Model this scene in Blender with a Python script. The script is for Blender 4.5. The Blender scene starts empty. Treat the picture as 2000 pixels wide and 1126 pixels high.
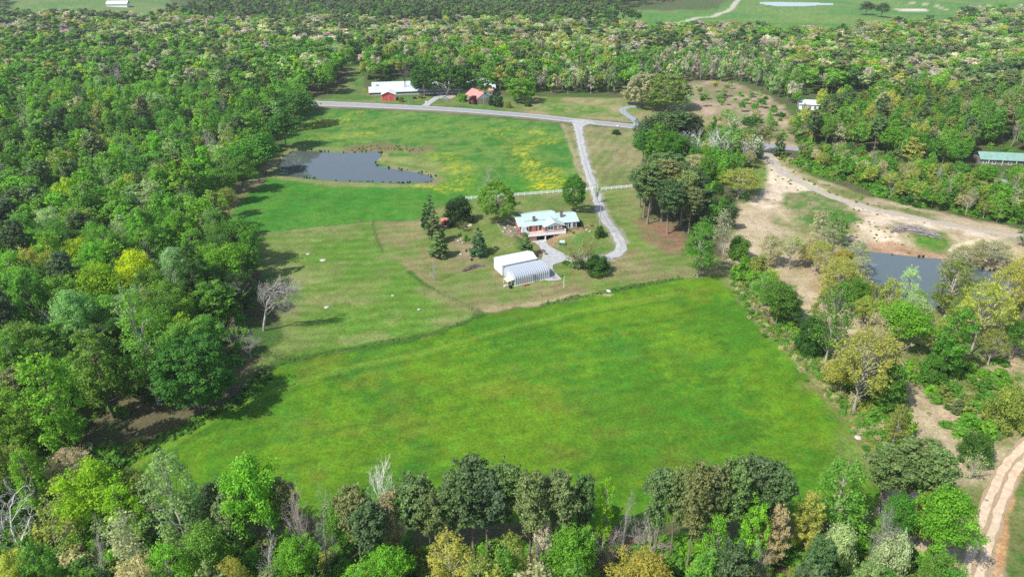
import bpy, bmesh, math, random
import numpy as np
from mathutils import Vector, Matrix

# ------------------------------------------------------------------ camera, light, exposure
S = bpy.context.scene
COL = S.collection
CH, PITCH, FPX = 100.0, math.radians(27.0), 1386.0      # drone height, tilt below horizontal, focal length in photo pixels
cam_d = bpy.data.cameras.new("camera"); cam = bpy.data.objects.new("camera", cam_d); COL.objects.link(cam)
cam_d.sensor_width = 36.0; cam_d.lens = 36.0 * FPX / 2000.0
cam_d.clip_start = 1.0; cam_d.clip_end = 20000.0
cam.location = (0, 0, CH); cam.rotation_euler = (math.pi / 2 - PITCH, 0, 0)
S.camera = cam

SUN_EL = math.radians(49.0)
SH = Vector((0.80, 0.60, 0)).normalized()               # direction in which shadows fall
world = bpy.data.worlds.new("World"); S.world = world; world.use_nodes = True
wn = world.node_tree.nodes; wl = world.node_tree.links
sky = wn.new("ShaderNodeTexSky"); sky.sky_type = 'NISHITA'; sky.sun_disc = False
sky.sun_elevation = SUN_EL; sky.sun_rotation = math.atan2(-SH.x, -SH.y); sky.dust_density = 1.2
wl.new(sky.outputs[0], wn["Background"].inputs[0]); wn["Background"].inputs[1].default_value = 0.15
sd_ = bpy.data.lights.new("sun", 'SUN'); sd_.energy = 4.9; sd_.angle = math.radians(0.55); sd_.color = (1.0, 0.955, 0.88)
sun = bpy.data.objects.new("sun", sd_); COL.objects.link(sun)
ldir = Vector((SH.x * math.cos(SUN_EL), SH.y * math.cos(SUN_EL), -math.sin(SUN_EL)))
sun.rotation_euler = ldir.to_track_quat('-Z', 'Y').to_euler(); sun.location = (0, 0, 300)
S.view_settings.view_transform = 'Standard'; S.view_settings.look = 'None'
S.view_settings.exposure = 0.34; S.view_settings.gamma = 1.0; S.view_settings.use_curve_mapping = False
S.cycles.max_bounces = 7; S.cycles.diffuse_bounces = 4; S.cycles.transmission_bounces = 4; S.cycles.glossy_bounces = 2
S.cycles.use_adaptive_sampling = True; S.cycles.adaptive_threshold = 0.01; S.cycles.use_denoising = False

# ------------------------------------------------------------------ terrain and pixel -> ground
HOUSE_ANG = math.radians(14.0)
def ss(a, b, x):
    t = np.clip((x - a) / (b - a), 0, 1); return t * t * (3 - 2 * t)
def flat_hit(px, py, z=0.0):
    u, v = (px - 1000) / FPX, (563 - py) / FPX
    c, s = math.cos(PITCH), math.sin(PITCH)
    d = (u, c + v * s, -s + v * c)
    t = (z - CH) / d[2]
    return np.array([d[0] * t, d[1] * t])
HO = flat_hit(1053, 471)
WATER_NEAR, WATER_RIGHT, WATER_FAR = -0.9, -1.2, 0.0
POND_W = [(540,330),(553,310),(575,295),(622,296),(672,298),(725,296),(747,299),(740,312),(735,322),(772,330),(810,336),(835,341),(851,350),(835,356),(785,358),(735,356),(660,354),(610,349),(557,344),(541,339)]
POND_E = [(1655,480),(1690,489),(1740,495),(1800,502),(1840,505),(1880,515),(1950,530),(2060,540),(2090,590),(2000,588),(1960,592),(1900,600),(1840,600),(1790,602),(1740,592),(1710,570),(1690,545),(1668,510)]
POND_F = [(1482,4),(1540,5),(1620,6.5),(1625,9),(1590,11),(1540,13),(1500,10)]
def smooth_poly(p, n=4):
    p = np.array(p, float); m = len(p); out = []
    for i in range(m):
        a, b, c, d = p[(i - 1) % m], p[i], p[(i + 1) % m], p[(i + 2) % m]
        for k in range(n):
            t = k / n
            out.append(0.5 * ((2 * b) + (c - a) * t + (2 * a - 5 * b + 4 * c - d) * t * t + (3 * b - a - 3 * c + d) * t ** 3))
    return np.array(out)
def poly_w(pts, z): return smooth_poly([flat_hit(x, y, z) for x, y in pts], 3)
PW, PE, PF = poly_w(POND_W, WATER_NEAR), poly_w(POND_E, WATER_RIGHT), poly_w(POND_F, WATER_FAR)
def sdist(X, Y, poly):                       # signed distance, negative inside
    X = np.asarray(X, float); Y = np.asarray(Y, float)
    d2 = np.full(X.shape, 1e18); ins = np.zeros(X.shape, bool)
    n = len(poly)
    for i in range(n):
        ax, ay = poly[i]; bx, by = poly[(i + 1) % n]
        ex, ey = bx - ax, by - ay
        wx, wy = X - ax, Y - ay
        t = np.clip((wx * ex + wy * ey) / (ex * ex + ey * ey + 1e-12), 0, 1)
        dx, dy = wx - t * ex, wy - t * ey
        d2 = np.minimum(d2, dx * dx + dy * dy)
        if abs(ey) > 1e-12:
            c = (ay <= Y) != (by <= Y)
            ins ^= c & (X < ax + (Y - ay) * ex / ey)
    d = np.sqrt(d2)
    return np.where(ins, -d, d)
def ldist(X, Y, line):
    d2 = np.full(np.shape(X), 1e18)
    for i in range(len(line) - 1):
        ax, ay = line[i]; bx, by = line[i + 1]; ex, ey = bx - ax, by - ay
        t = np.clip(((X - ax) * ex + (Y - ay) * ey) / (ex * ex + ey * ey + 1e-12), 0, 1)
        d2 = np.minimum(d2, (X - ax - t * ex) ** 2 + (Y - ay - t * ey) ** 2)
    return np.sqrt(d2)
ca, sa = math.cos(HOUSE_ANG), math.sin(HOUSE_ANG)
def house_uv(X, Y):
    dx, dy = X - HO[0], Y - HO[1]
    return dx * ca + dy * sa, -dx * sa + dy * ca
def terrain(X, Y, ponds=True):
    X = np.asarray(X, float); Y = np.asarray(Y, float)
    R = np.hypot(X, Y)
    z = 1.3 * np.sin(X / 47 + 1.1) * np.cos(Y / 61 + .4) + .8 * np.sin((X + Y) / 33) * np.sin(Y / 29 + 2)
    far = ss(480, 1000, R)
    z = z * (1 + far) + far * (9 * np.sin(X / 170 + .5) * np.cos(Y / 210 + 1.3) + 5 * np.sin((X - Y) / 120)) * (1 - .75 * ss(700, 900, Y) * ss(50, 200, X) * (1 - ss(2500, 3000, R)))
    z = z + ss(1600, 4000, R) * (40 + 35 * np.sin(X / 700) * np.cos(Y / 900))
    yard = 1 - ss(55, 110, np.hypot(X - HO[0], Y - HO[1]))
    z = z * (1 - yard)
    u, v = house_uv(X, Y)
    A = np.maximum(ss(2.3, 9.0, u), ss(4.5, 9, -u)); A = np.where(v > 4.0, 1.0, A)
    z = z + 2.1 * ss(-7, 1.0, v) * A * (1 - ss(14, 46, v)) * (1 - ss(13, 34, np.abs(u - 5)))
    if ponds:
        for P_, zw, reach in ((PW, WATER_NEAR, 26), (PE, WATER_RIGHT, 22), (PF, WATER_FAR, 60)):
            x0, y0 = P_.min(0) - reach; x1, y1 = P_.max(0) + reach
            m = (X > x0) & (X < x1) & (Y > y0) & (Y < y1)
            if np.any(m):
                Xm, Ym = (X[m], Y[m]) if X.ndim else (X, Y)
                d = sdist(Xm, Ym, P_)
                bank = zw + .35
                zz = (z[m] if X.ndim else z)
                zz = bank + (zz - bank) * ss(1.5, reach, d)
                zz = np.where(d < 1.0, zw - .9 + 1.25 * ss(-2.5, 1.0, d), zz)
                if X.ndim: z[m] = zz
                else: z = zz
    return z
def T(x, y): return float(terrain(np.array([x]), np.array([y]))[0])
def P(px, py):
    z = 0.0
    for _ in range(14):
        g = flat_hit(px, py, z); z = .5 * z + .5 * T(g[0], g[1])
    return np.array([g[0], g[1], T(g[0], g[1])])
def PP(pts): return np.array([P(x, y)[:2] for x, y in pts])
def height_for(g, top_py, px):
    v = (563 - top_py) / FPX; c, s = math.cos(PITCH), math.sin(PITCH)
    t = g[1] / (c + v * s)
    return CH + t * (-s + v * c) - g[2]
def project(x, y, z):
    c, s = math.cos(PITCH), math.sin(PITCH)
    dy, dz = y, z - CH
    dep = dy * c - dz * s; up = dy * s + dz * c
    return 1000 + FPX * x / dep, 563 - FPX * up / dep, dep

# ------------------------------------------------------------------ numpy noise
def _hash(ix, iy, seed):
    h = (ix.astype(np.int64) * 374761393 + iy.astype(np.int64) * 668265263 + seed * 1274126177) & 0xFFFFFFFF
    h = ((h ^ (h >> 13)) * 1274126177) & 0xFFFFFFFF
    return ((h ^ (h >> 16)) & 0xFFFF) / 65535.0
def vnoise(X, Y, seed=0):
    ix, iy = np.floor(X), np.floor(Y); fx, fy = X - ix, Y - iy
    fx = fx * fx * (3 - 2 * fx); fy = fy * fy * (3 - 2 * fy)
    a, b = _hash(ix, iy, seed), _hash(ix + 1, iy, seed); c, d = _hash(ix, iy + 1, seed), _hash(ix + 1, iy + 1, seed)
    return (a * (1 - fx) + b * fx) * (1 - fy) + (c * (1 - fx) + d * fx) * fy
def fbm(X, Y, s, seed=0, o=4):
    r = 0; amp = 1; tot = 0; X = X / s; Y = Y / s
    for k in range(o):
        r = r + amp * vnoise(X + 17.3 * k, Y - 9.1 * k, seed + k); tot += amp; amp *= .55; X = X * 2.03; Y = Y * 2.03
    return r / tot

# ------------------------------------------------------------------ materials
def new_mat(name):
    m = bpy.data.materials.new(name); m.use_nodes = True
    return m, m.node_tree.nodes, m.node_tree.links, m.node_tree.nodes["Principled BSDF"]
MATS = {}
def mat(name, rgb, rough=.75, spec=.3, var=.15, scale=3.0, metal=0.0, rgb2=None, bump=0.0):
    if name in MATS: return MATS[name]
    m, n, l, b = new_mat(name)
    b.inputs["Roughness"].default_value = rough; b.inputs["Specular IOR Level"].default_value = spec; b.inputs["Metallic"].default_value = metal
    tc = n.new("ShaderNodeTexCoord"); nz = n.new("ShaderNodeTexNoise"); nz.inputs["Scale"].default_value = scale; nz.inputs["Detail"].default_value = 6; nz.inputs["Roughness"].default_value = .65
    l.new(tc.outputs["Object"], nz.inputs["Vector"])
    cr = n.new("ShaderNodeValToRGB"); cr.color_ramp.elements[0].position = .32; cr.color_ramp.elements[1].position = .68
    lo = rgb2 if rgb2 else tuple(c * (1 - var) for c in rgb); hi = rgb if rgb2 else tuple(min(1, c * (1 + var)) for c in rgb)
    cr.color_ramp.elements[0].color = (*lo, 1); cr.color_ramp.elements[1].color = (*hi, 1)
    l.new(nz.outputs["Fac"], cr.inputs[0]); l.new(cr.outputs[0], b.inputs["Base Color"])
    if bump:
        bp = n.new("ShaderNodeBump"); bp.inputs["Strength"].default_value = bump; bp.inputs["Distance"].default_value = .05
        l.new(nz.outputs["Fac"], bp.inputs["Height"]); l.new(bp.outputs[0], b.inputs["Normal"])
    MATS[name] = m; return m

def own_colour(n, l, oi, scattered=False):
    if not scattered: return oi.outputs["Color"]
    ti = n.new("ShaderNodeAttribute"); ti.attribute_type = 'INSTANCER'; ti.attribute_name = "tint"
    return ti.outputs["Color"]
def twig_mat(name, scattered=False):
    m, n, l, b = new_mat(name)
    oi = n.new("ShaderNodeObjectInfo"); nz = n.new("ShaderNodeTexNoise"); nz.inputs["Scale"].default_value = 1.5; tc = n.new("ShaderNodeTexCoord"); l.new(tc.outputs["Object"], nz.inputs["Vector"])
    mr = n.new("ShaderNodeMapRange"); mr.inputs[1].default_value = .3; mr.inputs[2].default_value = .7; mr.inputs[3].default_value = .75; mr.inputs[4].default_value = 1.25; l.new(nz.outputs["Fac"], mr.inputs[0])
    vm = n.new("ShaderNodeVectorMath"); vm.operation = 'SCALE'; l.new(own_colour(n, l, oi, scattered), vm.inputs[0]); l.new(mr.outputs[0], vm.inputs["Scale"])
    l.new(vm.outputs[0], b.inputs["Base Color"]); b.inputs["Roughness"].default_value = .9; b.inputs["Specular IOR Level"].default_value = .1
    return m
def leaf_mat(name, trans=.5, scattered=False):
    m, n, l, b = new_mat(name)
    oi = n.new("ShaderNodeObjectInfo"); at = n.new("ShaderNodeAttribute"); at.attribute_name = "tone"
    mr = n.new("ShaderNodeMapRange"); mr.inputs[3].default_value = .62; mr.inputs[4].default_value = 1.42
    l.new(at.outputs["Fac"], mr.inputs[0])
    mr2 = n.new("ShaderNodeMapRange"); mr2.inputs[3].default_value = .85; mr2.inputs[4].default_value = 1.15
    l.new(oi.outputs["Random"], mr2.inputs[0])
    mu = n.new("ShaderNodeMath"); mu.operation = 'MULTIPLY'; l.new(mr.outputs[0], mu.inputs[0]); l.new(mr2.outputs[0], mu.inputs[1])
    vm = n.new("ShaderNodeVectorMath"); vm.operation = 'SCALE'; l.new(own_colour(n, l, oi, scattered), vm.inputs[0]); l.new(mu.outputs[0], vm.inputs["Scale"])
    hs = n.new("ShaderNodeHueSaturation"); hs.inputs["Saturation"].default_value = 1.0
    mh = n.new("ShaderNodeMapRange"); mh.inputs[3].default_value = .515; mh.inputs[4].default_value = .488; l.new(at.outputs["Fac"], mh.inputs[0]); l.new(mh.outputs[0], hs.inputs["Hue"])
    l.new(vm.outputs[0], hs.inputs["Color"]); l.new(hs.outputs[0], b.inputs["Base Color"])
    b.inputs["Roughness"].default_value = .55; b.inputs["Specular IOR Level"].default_value = .25
    tr = n.new("ShaderNodeBsdfTranslucent"); hs2 = n.new("ShaderNodeHueSaturation"); hs2.inputs["Value"].default_value = 1.25; hs2.inputs["Saturation"].default_value = 1.1
    l.new(hs.outputs[0], hs2.inputs["Color"]); l.new(hs2.outputs[0], tr.inputs["Color"])
    mx = n.new("ShaderNodeMixShader"); mx.inputs[0].default_value = trans
    l.new(b.outputs[0], mx.inputs[1]); l.new(tr.outputs[0], mx.inputs[2]); l.new(mx.outputs[0], n["Material Output"].inputs[0])
    return m
LEAF = leaf_mat("leaf"); NEEDLE = leaf_mat("needle", .25)
BARK = mat("bark", (.15, .125, .10), .9, .1, .35, 2.5); PALEBARK = mat("pale_bark", (.36, .33, .29), .9, .1, .3, 2.0); PINEBARK = mat("pine_bark", (.22, .18, .15), .9, .1, .3, 2.0)
TWIG = twig_mat("twig_bark")
SCATTERED = {LEAF.name: leaf_mat("leaf_of_woodland", scattered=True), NEEDLE.name: leaf_mat("needle_of_woodland", .25, True), TWIG.name: twig_mat("twig_of_woodland", True)}

# ------------------------------------------------------------------ mesh helpers
def link(o, parent=None):
    COL.objects.link(o)
    if parent is not None: o.parent = parent
    return o
def mesh_np(name, V, F, mats=(), fmat=None, tone=None, smooth=False):
    """F: (n,4) or (n,3) int array, or a list of such arrays with the material index by list position."""
    me = bpy.data.meshes.new(name)
    Fs = F if isinstance(F, list) else [F]
    Fs = [np.asarray(f, np.int32) for f in Fs]
    loops = np.concatenate([f.ravel() for f in Fs]) if Fs else np.zeros(0, np.int32)
    sizes = np.concatenate([np.full(len(f), f.shape[1], np.int32) for f in Fs if len(f)])
    starts = np.concatenate([[0], np.cumsum(sizes)[:-1]]).astype(np.int32)
    me.vertices.add(len(V)); me.vertices.foreach_set("co", np.asarray(V, np.float32).ravel())
    me.loops.add(len(loops)); me.loops.foreach_set("vertex_index", loops)
    me.polygons.add(len(sizes)); me.polygons.foreach_set("loop_start", starts)
    try: me.polygons.foreach_set("loop_total", sizes)
    except Exception: pass
    for m in mats: me.materials.append(m)
    if fmat is not None: me.polygons.foreach_set("material_index", np.asarray(fmat, np.int32))
    me.polygons.foreach_set("use_smooth", np.full(len(sizes), smooth, bool))
    if tone is not None:
        a = me.attributes.new("tone", 'FLOAT', 'FACE'); a.data.foreach_set("value", np.asarray(tone, np.float32))
    me.update(calc_edges=True); me.validate()
    return me
class MB:
    def __init__(s): s.v = []; s.f = []
    def box(s, x0, x1, y0, y1, z0, z1):
        b = len(s.v); s.v += [(x, y, z) for z in (z0, z1) for x, y in ((x0, y0), (x1, y0), (x1, y1), (x0, y1))]
        s.f += [tuple(b + i for i in q) for q in ((0, 3, 2, 1), (4, 5, 6, 7), (0, 1, 5, 4), (1, 2, 6, 5), (2, 3, 7, 6), (3, 0, 4, 7))]; return s
    def quad(s, *p): b = len(s.v); s.v += [tuple(q) for q in p]; s.f.append(tuple(range(b, b + len(p)))); return s
    def prism(s, prof, a, b_, axis='x'):        # closed profile extruded along axis
        n = len(prof); b = len(s.v)
        for t in (a, b_):
            for p, q in prof: s.v.append((t, p, q) if axis == 'x' else (p, t, q))
        s.f.append(tuple(range(b, b + n))); s.f.append(tuple(range(b + 2 * n - 1, b + n - 1, -1)))
        for i in range(n): j = (i + 1) % n; s.f.append((b + i, b + n + i, b + n + j, b + j))
        return s
    def tube(s, pts, rad, k=6, cap=True):
        pts = [Vector(p) for p in pts]; b = len(s.v)
        for i, p in enumerate(pts):
            d = (pts[min(i + 1, len(pts) - 1)] - pts[max(i - 1, 0)]).normalized()
            a = d.cross(Vector((0, 1, 0) if abs(d.y) < .8 else (1, 0, 0))).normalized(); c = d.cross(a)
            r = rad[i] if hasattr(rad, '__len__') else rad
            for j in range(k):
                t = 2 * math.pi * j / k; s.v.append(tuple(p + a * (r * math.cos(t)) + c * (r * math.sin(t))))
        for i in range(len(pts) - 1):
            for j in range(k): m = (j + 1) % k; s.f.append((b + i * k + j, b + i * k + m, b + (i + 1) * k + m, b + (i + 1) * k + j))
        if cap: s.f.append(tuple(range(b + k - 1, b - 1, -1))); e = b + (len(pts) - 1) * k; s.f.append(tuple(range(e, e + k)))
        return s
    def mesh(s, name, m, smooth=False, recalc=True):
        me = bpy.data.meshes.new(name); me.from_pydata(s.v, [], s.f)
        if recalc:
            bm = bmesh.new(); bm.from_mesh(me); bmesh.ops.recalc_face_normals(bm, faces=bm.faces); bm.to_mesh(me); bm.free()
        if m: me.materials.append(m)
        if smooth: me.polygons.foreach_set("use_smooth", [True] * len(me.polygons))
        return me
    def build(s, name, m, parent=None, smooth=False): return link(bpy.data.objects.new(name, s.mesh(name, m, smooth)), parent)
def tag(o, label, cat, group=None):
    o["label"] = label; o["category"] = cat
    if group: o["group"] = group
    return o
def thing(name, label, cat, loc, rz=0.0, group=None):
    o = bpy.data.objects.new(name, None); o.empty_display_size = .5; link(o); o.location = loc; o.rotation_euler = (0, 0, rz)
    return tag(o, label, cat, group)
def structure(o, kind="structure"): o["kind"] = kind; return o

# ------------------------------------------------------------------ GROUND
F_BIG = [(185,935),(215,905),(300,868),(400,815),(480,770),(540,712),(620,694),(700,680),(780,667),(850,652),(905,632),(945,612),(1000,603),(1060,598),(1130,583),(1200,568),(1270,556),(1330,545),(1390,542),(1440,545),(1470,600),(1520,655),(1570,700),(1640,775),(1690,840),(1722,890),(1725,960),(1690,1010),(1500,1022),(1200,1025),(900,1018),(600,1010),(400,1000),(250,985),(180,960)]
F_MEAD = [(495,459),(560,452),(640,443),(728,434),(735,465),(748,490),(775,505),(800,530),(830,555),(880,578),(945,610),(905,630),(850,650),(780,665),(700,678),(620,692),(540,710),(490,722),(510,690),(560,660),(540,610),(520,560),(500,520),(485,480)]
F_UP = [(400,430),(440,405),(480,345),(520,312),(545,288),(580,245),(603,214),(700,214),(800,218),(900,224),(1000,233),(1060,238),(1095,242),(1105,262),(1118,300),(1135,350),(1143,371),(1060,379),(980,385),(910,390),(860,400),(830,420),(815,430),(728,434),(640,443),(560,452),(495,459),(430,470)]
F_LAWN = [(728,434),(815,430),(830,420),(860,400),(910,390),(980,385),(1060,379),(1143,371),(1235,366),(1260,380),(1250,430),(1330,500),(1400,500),(1440,545),(1390,542),(1330,545),(1270,556),(1200,568),(1130,583),(1060,598),(1000,603),(945,612),(880,580),(830,556),(800,531),(775,506),(748,490),(735,465)]
F_RMOW = [(1098,242),(1120,246),(1180,248),(1240,252),(1255,280),(1262,310),(1250,350),(1240,366),(1180,368),(1143,371),(1135,350),(1118,300),(1105,262)]
F_RIGHT = [(1440,395),(1485,310),(1510,295),(1545,318),(1600,350),(1700,385),(1850,418),(2000,448),(2400,520),(2600,700),(2500,1000),(2100,1300),(1750,1300),(1745,1000),(1735,900),(1650,775),(1570,690),(1500,625),(1455,560),(1410,500),(1430,440)]
C_GR = ((.050, .150, .010), (.105, .205, .012))
ZONES = [  # polygon, colour a, colour b, patch size m, edge softness m, edge noise m
    (F_RIGHT, (.43, .35, .23), (.17, .19, .06), 13, 2, 3, .52),
    ([(1330,160),(1420,158),(1500,185),(1560,235),(1590,290),(1480,296),(1380,245),(1320,215)], (.40, .30, .21), (.21, .20, .10), 13, 3, 6, .48),
    ([(1040,188),(1230,192),(1330,190),(1400,240),(1380,262),(1245,240),(1130,232),(1000,222),(960,205)], (.30, .25, .13), (.12, .20, .035), 13, 2, 2, .5),
    ([(1060,203),(1170,207),(1190,218),(1150,222),(1040,214)], (.08, .20, .025), (.22, .24, .08), 7, 3, 3, .55),
    ([(560,200),(640,192),(672,160),(690,130),(712,130),(712,165),(725,185),(860,186),(1000,188),(1040,195),(1010,222),(830,207),(700,202)], (.075, .17, .03), (.16, .19, .06), 12, 2, 2, .5),
    (F_UP, (.045, .165, .022), (.115, .215, .035), 9, 1.2, 1.2, .5),
    (F_MEAD, (.100, .205, .025), (.150, .210, .050), 16, 1.2, 1.0, .5),
    (F_LAWN, (.225, .205, .09), (.125, .20, .038), 13, 1.0, 1.0, .50),
    (F_RMOW, (.235, .22, .105), (.15, .19, .055), 8, 1.2, .8, .5),
    ([(875,430),(910,392),(1060,380),(1140,374),(1150,410),(1140,440),(1090,470),(1010,480),(960,510),(905,470)], (.12, .19, .04), (.18, .20, .065), 9, 4, 3, .5),
    ([(1075,490),(1120,462),(1150,450),(1185,455),(1200,470),(1205,488),(1180,498),(1110,497)], (.085, .185, .035), (.14, .20, .05), 5, 1.2, .4, .5),
    ([(1238,432),(1290,425),(1330,440),(1335,490),(1310,500),(1270,478)], (.24, .14, .085), (.17, .15, .07), 4, 3, 3, .5),
    ([(980,434),(1012,430),(1022,458),(998,462),(988,455)], (.33, .25, .18), (.19, .17, .12), 1.6, .5, .3, .5),
    ([(872,470),(890,462),(935,470),(940,500),(905,515),(885,490)], (.28, .22, .13), (.16, .16, .07), 4, 2, 2, .5),
    ([(1064,474),(1072,462),(1105,455),(1140,440),(1155,438),(1150,444),(1115,458),(1095,466),(1072,481)], (.30, .20, .115), (.24, .17, .10), 2.5, .5, .3, .5),
    ([(415,425),(440,385),(480,350),(530,312),(545,300),(535,330),(490,375),(465,400),(440,425)], (.26, .20, .13), (.14, .15, .06), 5, 2, 2, .5),
    (F_BIG, (.060, .175, .010), (.105, .215, .010), 22, 1.0, 1.0, .5),
    # sand beside the gravel track on the right
    ([(1485,300),(1520,312),(1560,345),(1620,378),(1700,402),(1830,432),(1960,462),(1960,474),(1850,455),(1740,430),(1760,470),(1740,480),(1690,455),(1640,420),(1570,395),(1520,402),(1490,410),(1465,395),(1500,365),(1495,330)], (.60, .50, .37), (.36, .27, .16), 7, 2, 3, .62),
    ([(1455,330),(1480,300),(1500,330),(1490,365),(1470,385),(1445,395)], (.08, .21, .025), (.2, .22, .07), 5, 2, 2, .55),
    ([(1530,376),(1600,372),(1660,402),(1680,430),(1640,470),(1560,440),(1530,410)], (.26, .235, .12), (.08, .185, .03), 4.5, 2, 3, .52),
    ([(1790,440),(1850,455),(1860,480),(1830,500),(1790,490),(1770,455)], (.07, .19, .02), (.2, .2, .07), 4, 2, 2, .55),
    ([(1690,478),(1740,470),(1800,488),(1860,500),(1880,512),(1800,505),(1690,490)], (.42, .27, .17), (.34, .22, .13), 4, 1, 1, .5),
    ([(1540,470),(1600,460),(1650,500),(1680,560),(1600,580),(1560,520)], (.42, .31, .22), (.30, .23, .13), 6, 3, 3, .5),
    ([(1700,700),(1850,650),(2050,690),(2050,830),(1850,830),(1760,760)], (.15, .19, .055), (.40, .31, .20), 7, 4, 5, .5),
    ([(2010,880),(2100,830),(2300,900),(2100,1200),(1960,1200),(1955,1000)], (.085, .15, .03), (.16, .18, .06), 4, 1.5, 1.5, .5),
    ([(1080,1060),(1340,1050),(1560,1060),(1580,1150),(1300,1200),(1080,1180)], (.25, .15, .10), (.15, .10, .06), 5, 4, 4, .5),
    # fields far away
    ([(20,-8),(320,-8),(345,10),(320,30),(230,36),(60,34),(20,20)], (.10, .20, .05), (.15, .22, .065), 60, 8, 8, .5),
    ([(450,-8),(640,-8),(625,12),(490,13)], (.11, .21, .05), (.16, .22, .07), 50, 8, 8, .5),
    ([(1130,35),(1180,20),(1300,22),(1400,18),(1440,-10),(2100,-10),(2100,20),(1880,30),(1800,62),(1640,74),(1400,68),(1250,58)], (.085, .21, .04), (.14, .23, .055), 60, 8, 8, .5),
    ([(1745,17),(1800,17),(1815,22),(1760,23)], (.6, .55, .45), (.5, .45, .38), 20, 3, 3, .5),
]
# stripes: polyline, half width m, colour, strength, ragged
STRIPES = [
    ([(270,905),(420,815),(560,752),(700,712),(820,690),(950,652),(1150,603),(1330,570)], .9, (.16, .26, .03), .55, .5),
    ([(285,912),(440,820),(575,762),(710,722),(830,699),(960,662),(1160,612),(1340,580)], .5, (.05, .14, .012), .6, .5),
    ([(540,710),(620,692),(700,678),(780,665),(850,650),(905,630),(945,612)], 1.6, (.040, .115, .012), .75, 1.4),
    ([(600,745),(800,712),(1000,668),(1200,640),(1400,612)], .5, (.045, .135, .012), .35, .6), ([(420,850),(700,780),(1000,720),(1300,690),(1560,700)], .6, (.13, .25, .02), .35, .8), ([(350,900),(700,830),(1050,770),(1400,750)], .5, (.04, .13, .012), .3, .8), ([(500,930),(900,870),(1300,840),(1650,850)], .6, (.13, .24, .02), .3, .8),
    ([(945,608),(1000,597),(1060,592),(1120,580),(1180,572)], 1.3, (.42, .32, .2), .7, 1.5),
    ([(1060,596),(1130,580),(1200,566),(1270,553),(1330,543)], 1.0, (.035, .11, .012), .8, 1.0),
    ([(1131,240),(1130,250),(1135,283),(1147,330),(1158,362),(1167,390),(1176,415),(1190,440),(1204,458),(1213,476),(1211,490),(1195,500),(1165,506),(1130,506),(1095,505)], 2.5, (.34, .31, .24), .7, 1.6),
    ([(600,203),(800,211),(1000,224),(1128,237),(1260,250)], 6.6, (.24, .22, .14), .6, 1.8),
    ([(1190,512),(1260,522),(1340,522),(1420,530)], 1.4, (.28, .22, .13), .35, .8),
    ([(495,459),(560,452),(640,443),(728,434)], .7, (.26, .24, .12), .6, .4),
    ([(728,434),(735,465),(748,490)], .45, (.08, .13, .03), .7, .3),
    ([(800,531),(830,556),(880,580),(945,612)], .9, (.05, .14, .02), .8, .5),
    ([(820,565),(870,578),(920,603)], 2.5, (.24, .20, .10), .5, 1.5),
    ([(600,207),(800,213),(1000,228),(1110,240)], 1.8, (.22, .19, .12), .8, .8),
    ([(1098,242),(1108,268),(1120,300),(1136,350)], 1.0, (.34, .28, .17), .6, .8),
    ([(1440,548),(1470,600),(1520,655),(1570,700),(1640,775),(1700,850),(1722,890)], 3.2, (.24, .20, .11), .75, 2.0),
    ([(1600,720),(1660,800),(1690,850),(1715,910)], 5.0, (.20, .205, .07), .55, 3.0),
    ([(538,345),(560,348),(610,354),(660,359),(735,362),(790,363),(840,361),(858,352),(835,336),(770,325),(745,316),(752,303),(747,294),(672,292),(575,289),(545,308),(535,330)], 2.4, (.24, .22, .10), .8, 1.6),
    ([(690,290),(750,287),(800,290),(830,292)], 6.0, (.19, .15, .08), .8, 4.0),
    ([(745,310),(780,312),(820,318),(850,325)], 6.0, (.25, .26, .09), .65, 3.0),
    ([(1280,60),(1330,45),(1395,32),(1430,15),(1450,-8)], 3.5, (.5, .46, .38), .9, 1.0),
    ([(1780,5),(1830,12),(1850,20)], 3.5, (.5, .42, .3), .8, 2.0),
    ([(1945,1130),(1960,1030),(1972,960),(1985,925)], .8, (.50, .27, .13), .8, .8),
]
YEL = [
    ([(598,250),(625,246),(652,243)], 7, 1.0), ([(630,238),(665,234),(705,232)], 3, .8), ([(605,268),(650,266),(700,263),(735,262)], 4, .8),
    ([(600,238),(640,232)], 3, .6), ([(640,224),(700,220)], 2, .5), ([(700,245),(850,250),(960,262)], 6, .25),
    ([(960,256),(1010,254),(1050,256),(1080,268),(1070,278),(1035,284),(1018,296)], 4, .6), ([(1018,288),(1018,300),(1030,320),(1055,333),(1078,345),(1085,358),(1060,366)], 6, .95),
    ([(1020,330),(1040,350),(1060,362)], 4, .6), ([(860,300),(885,320),(905,345),(898,366)], 6, .55), ([(810,362),(840,366),(870,370)], 4, .7), ([(1040,364),(1080,366),(1100,362)], 3, .5),
    ([(970,268),(1000,272)], 5, .5),
]
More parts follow.
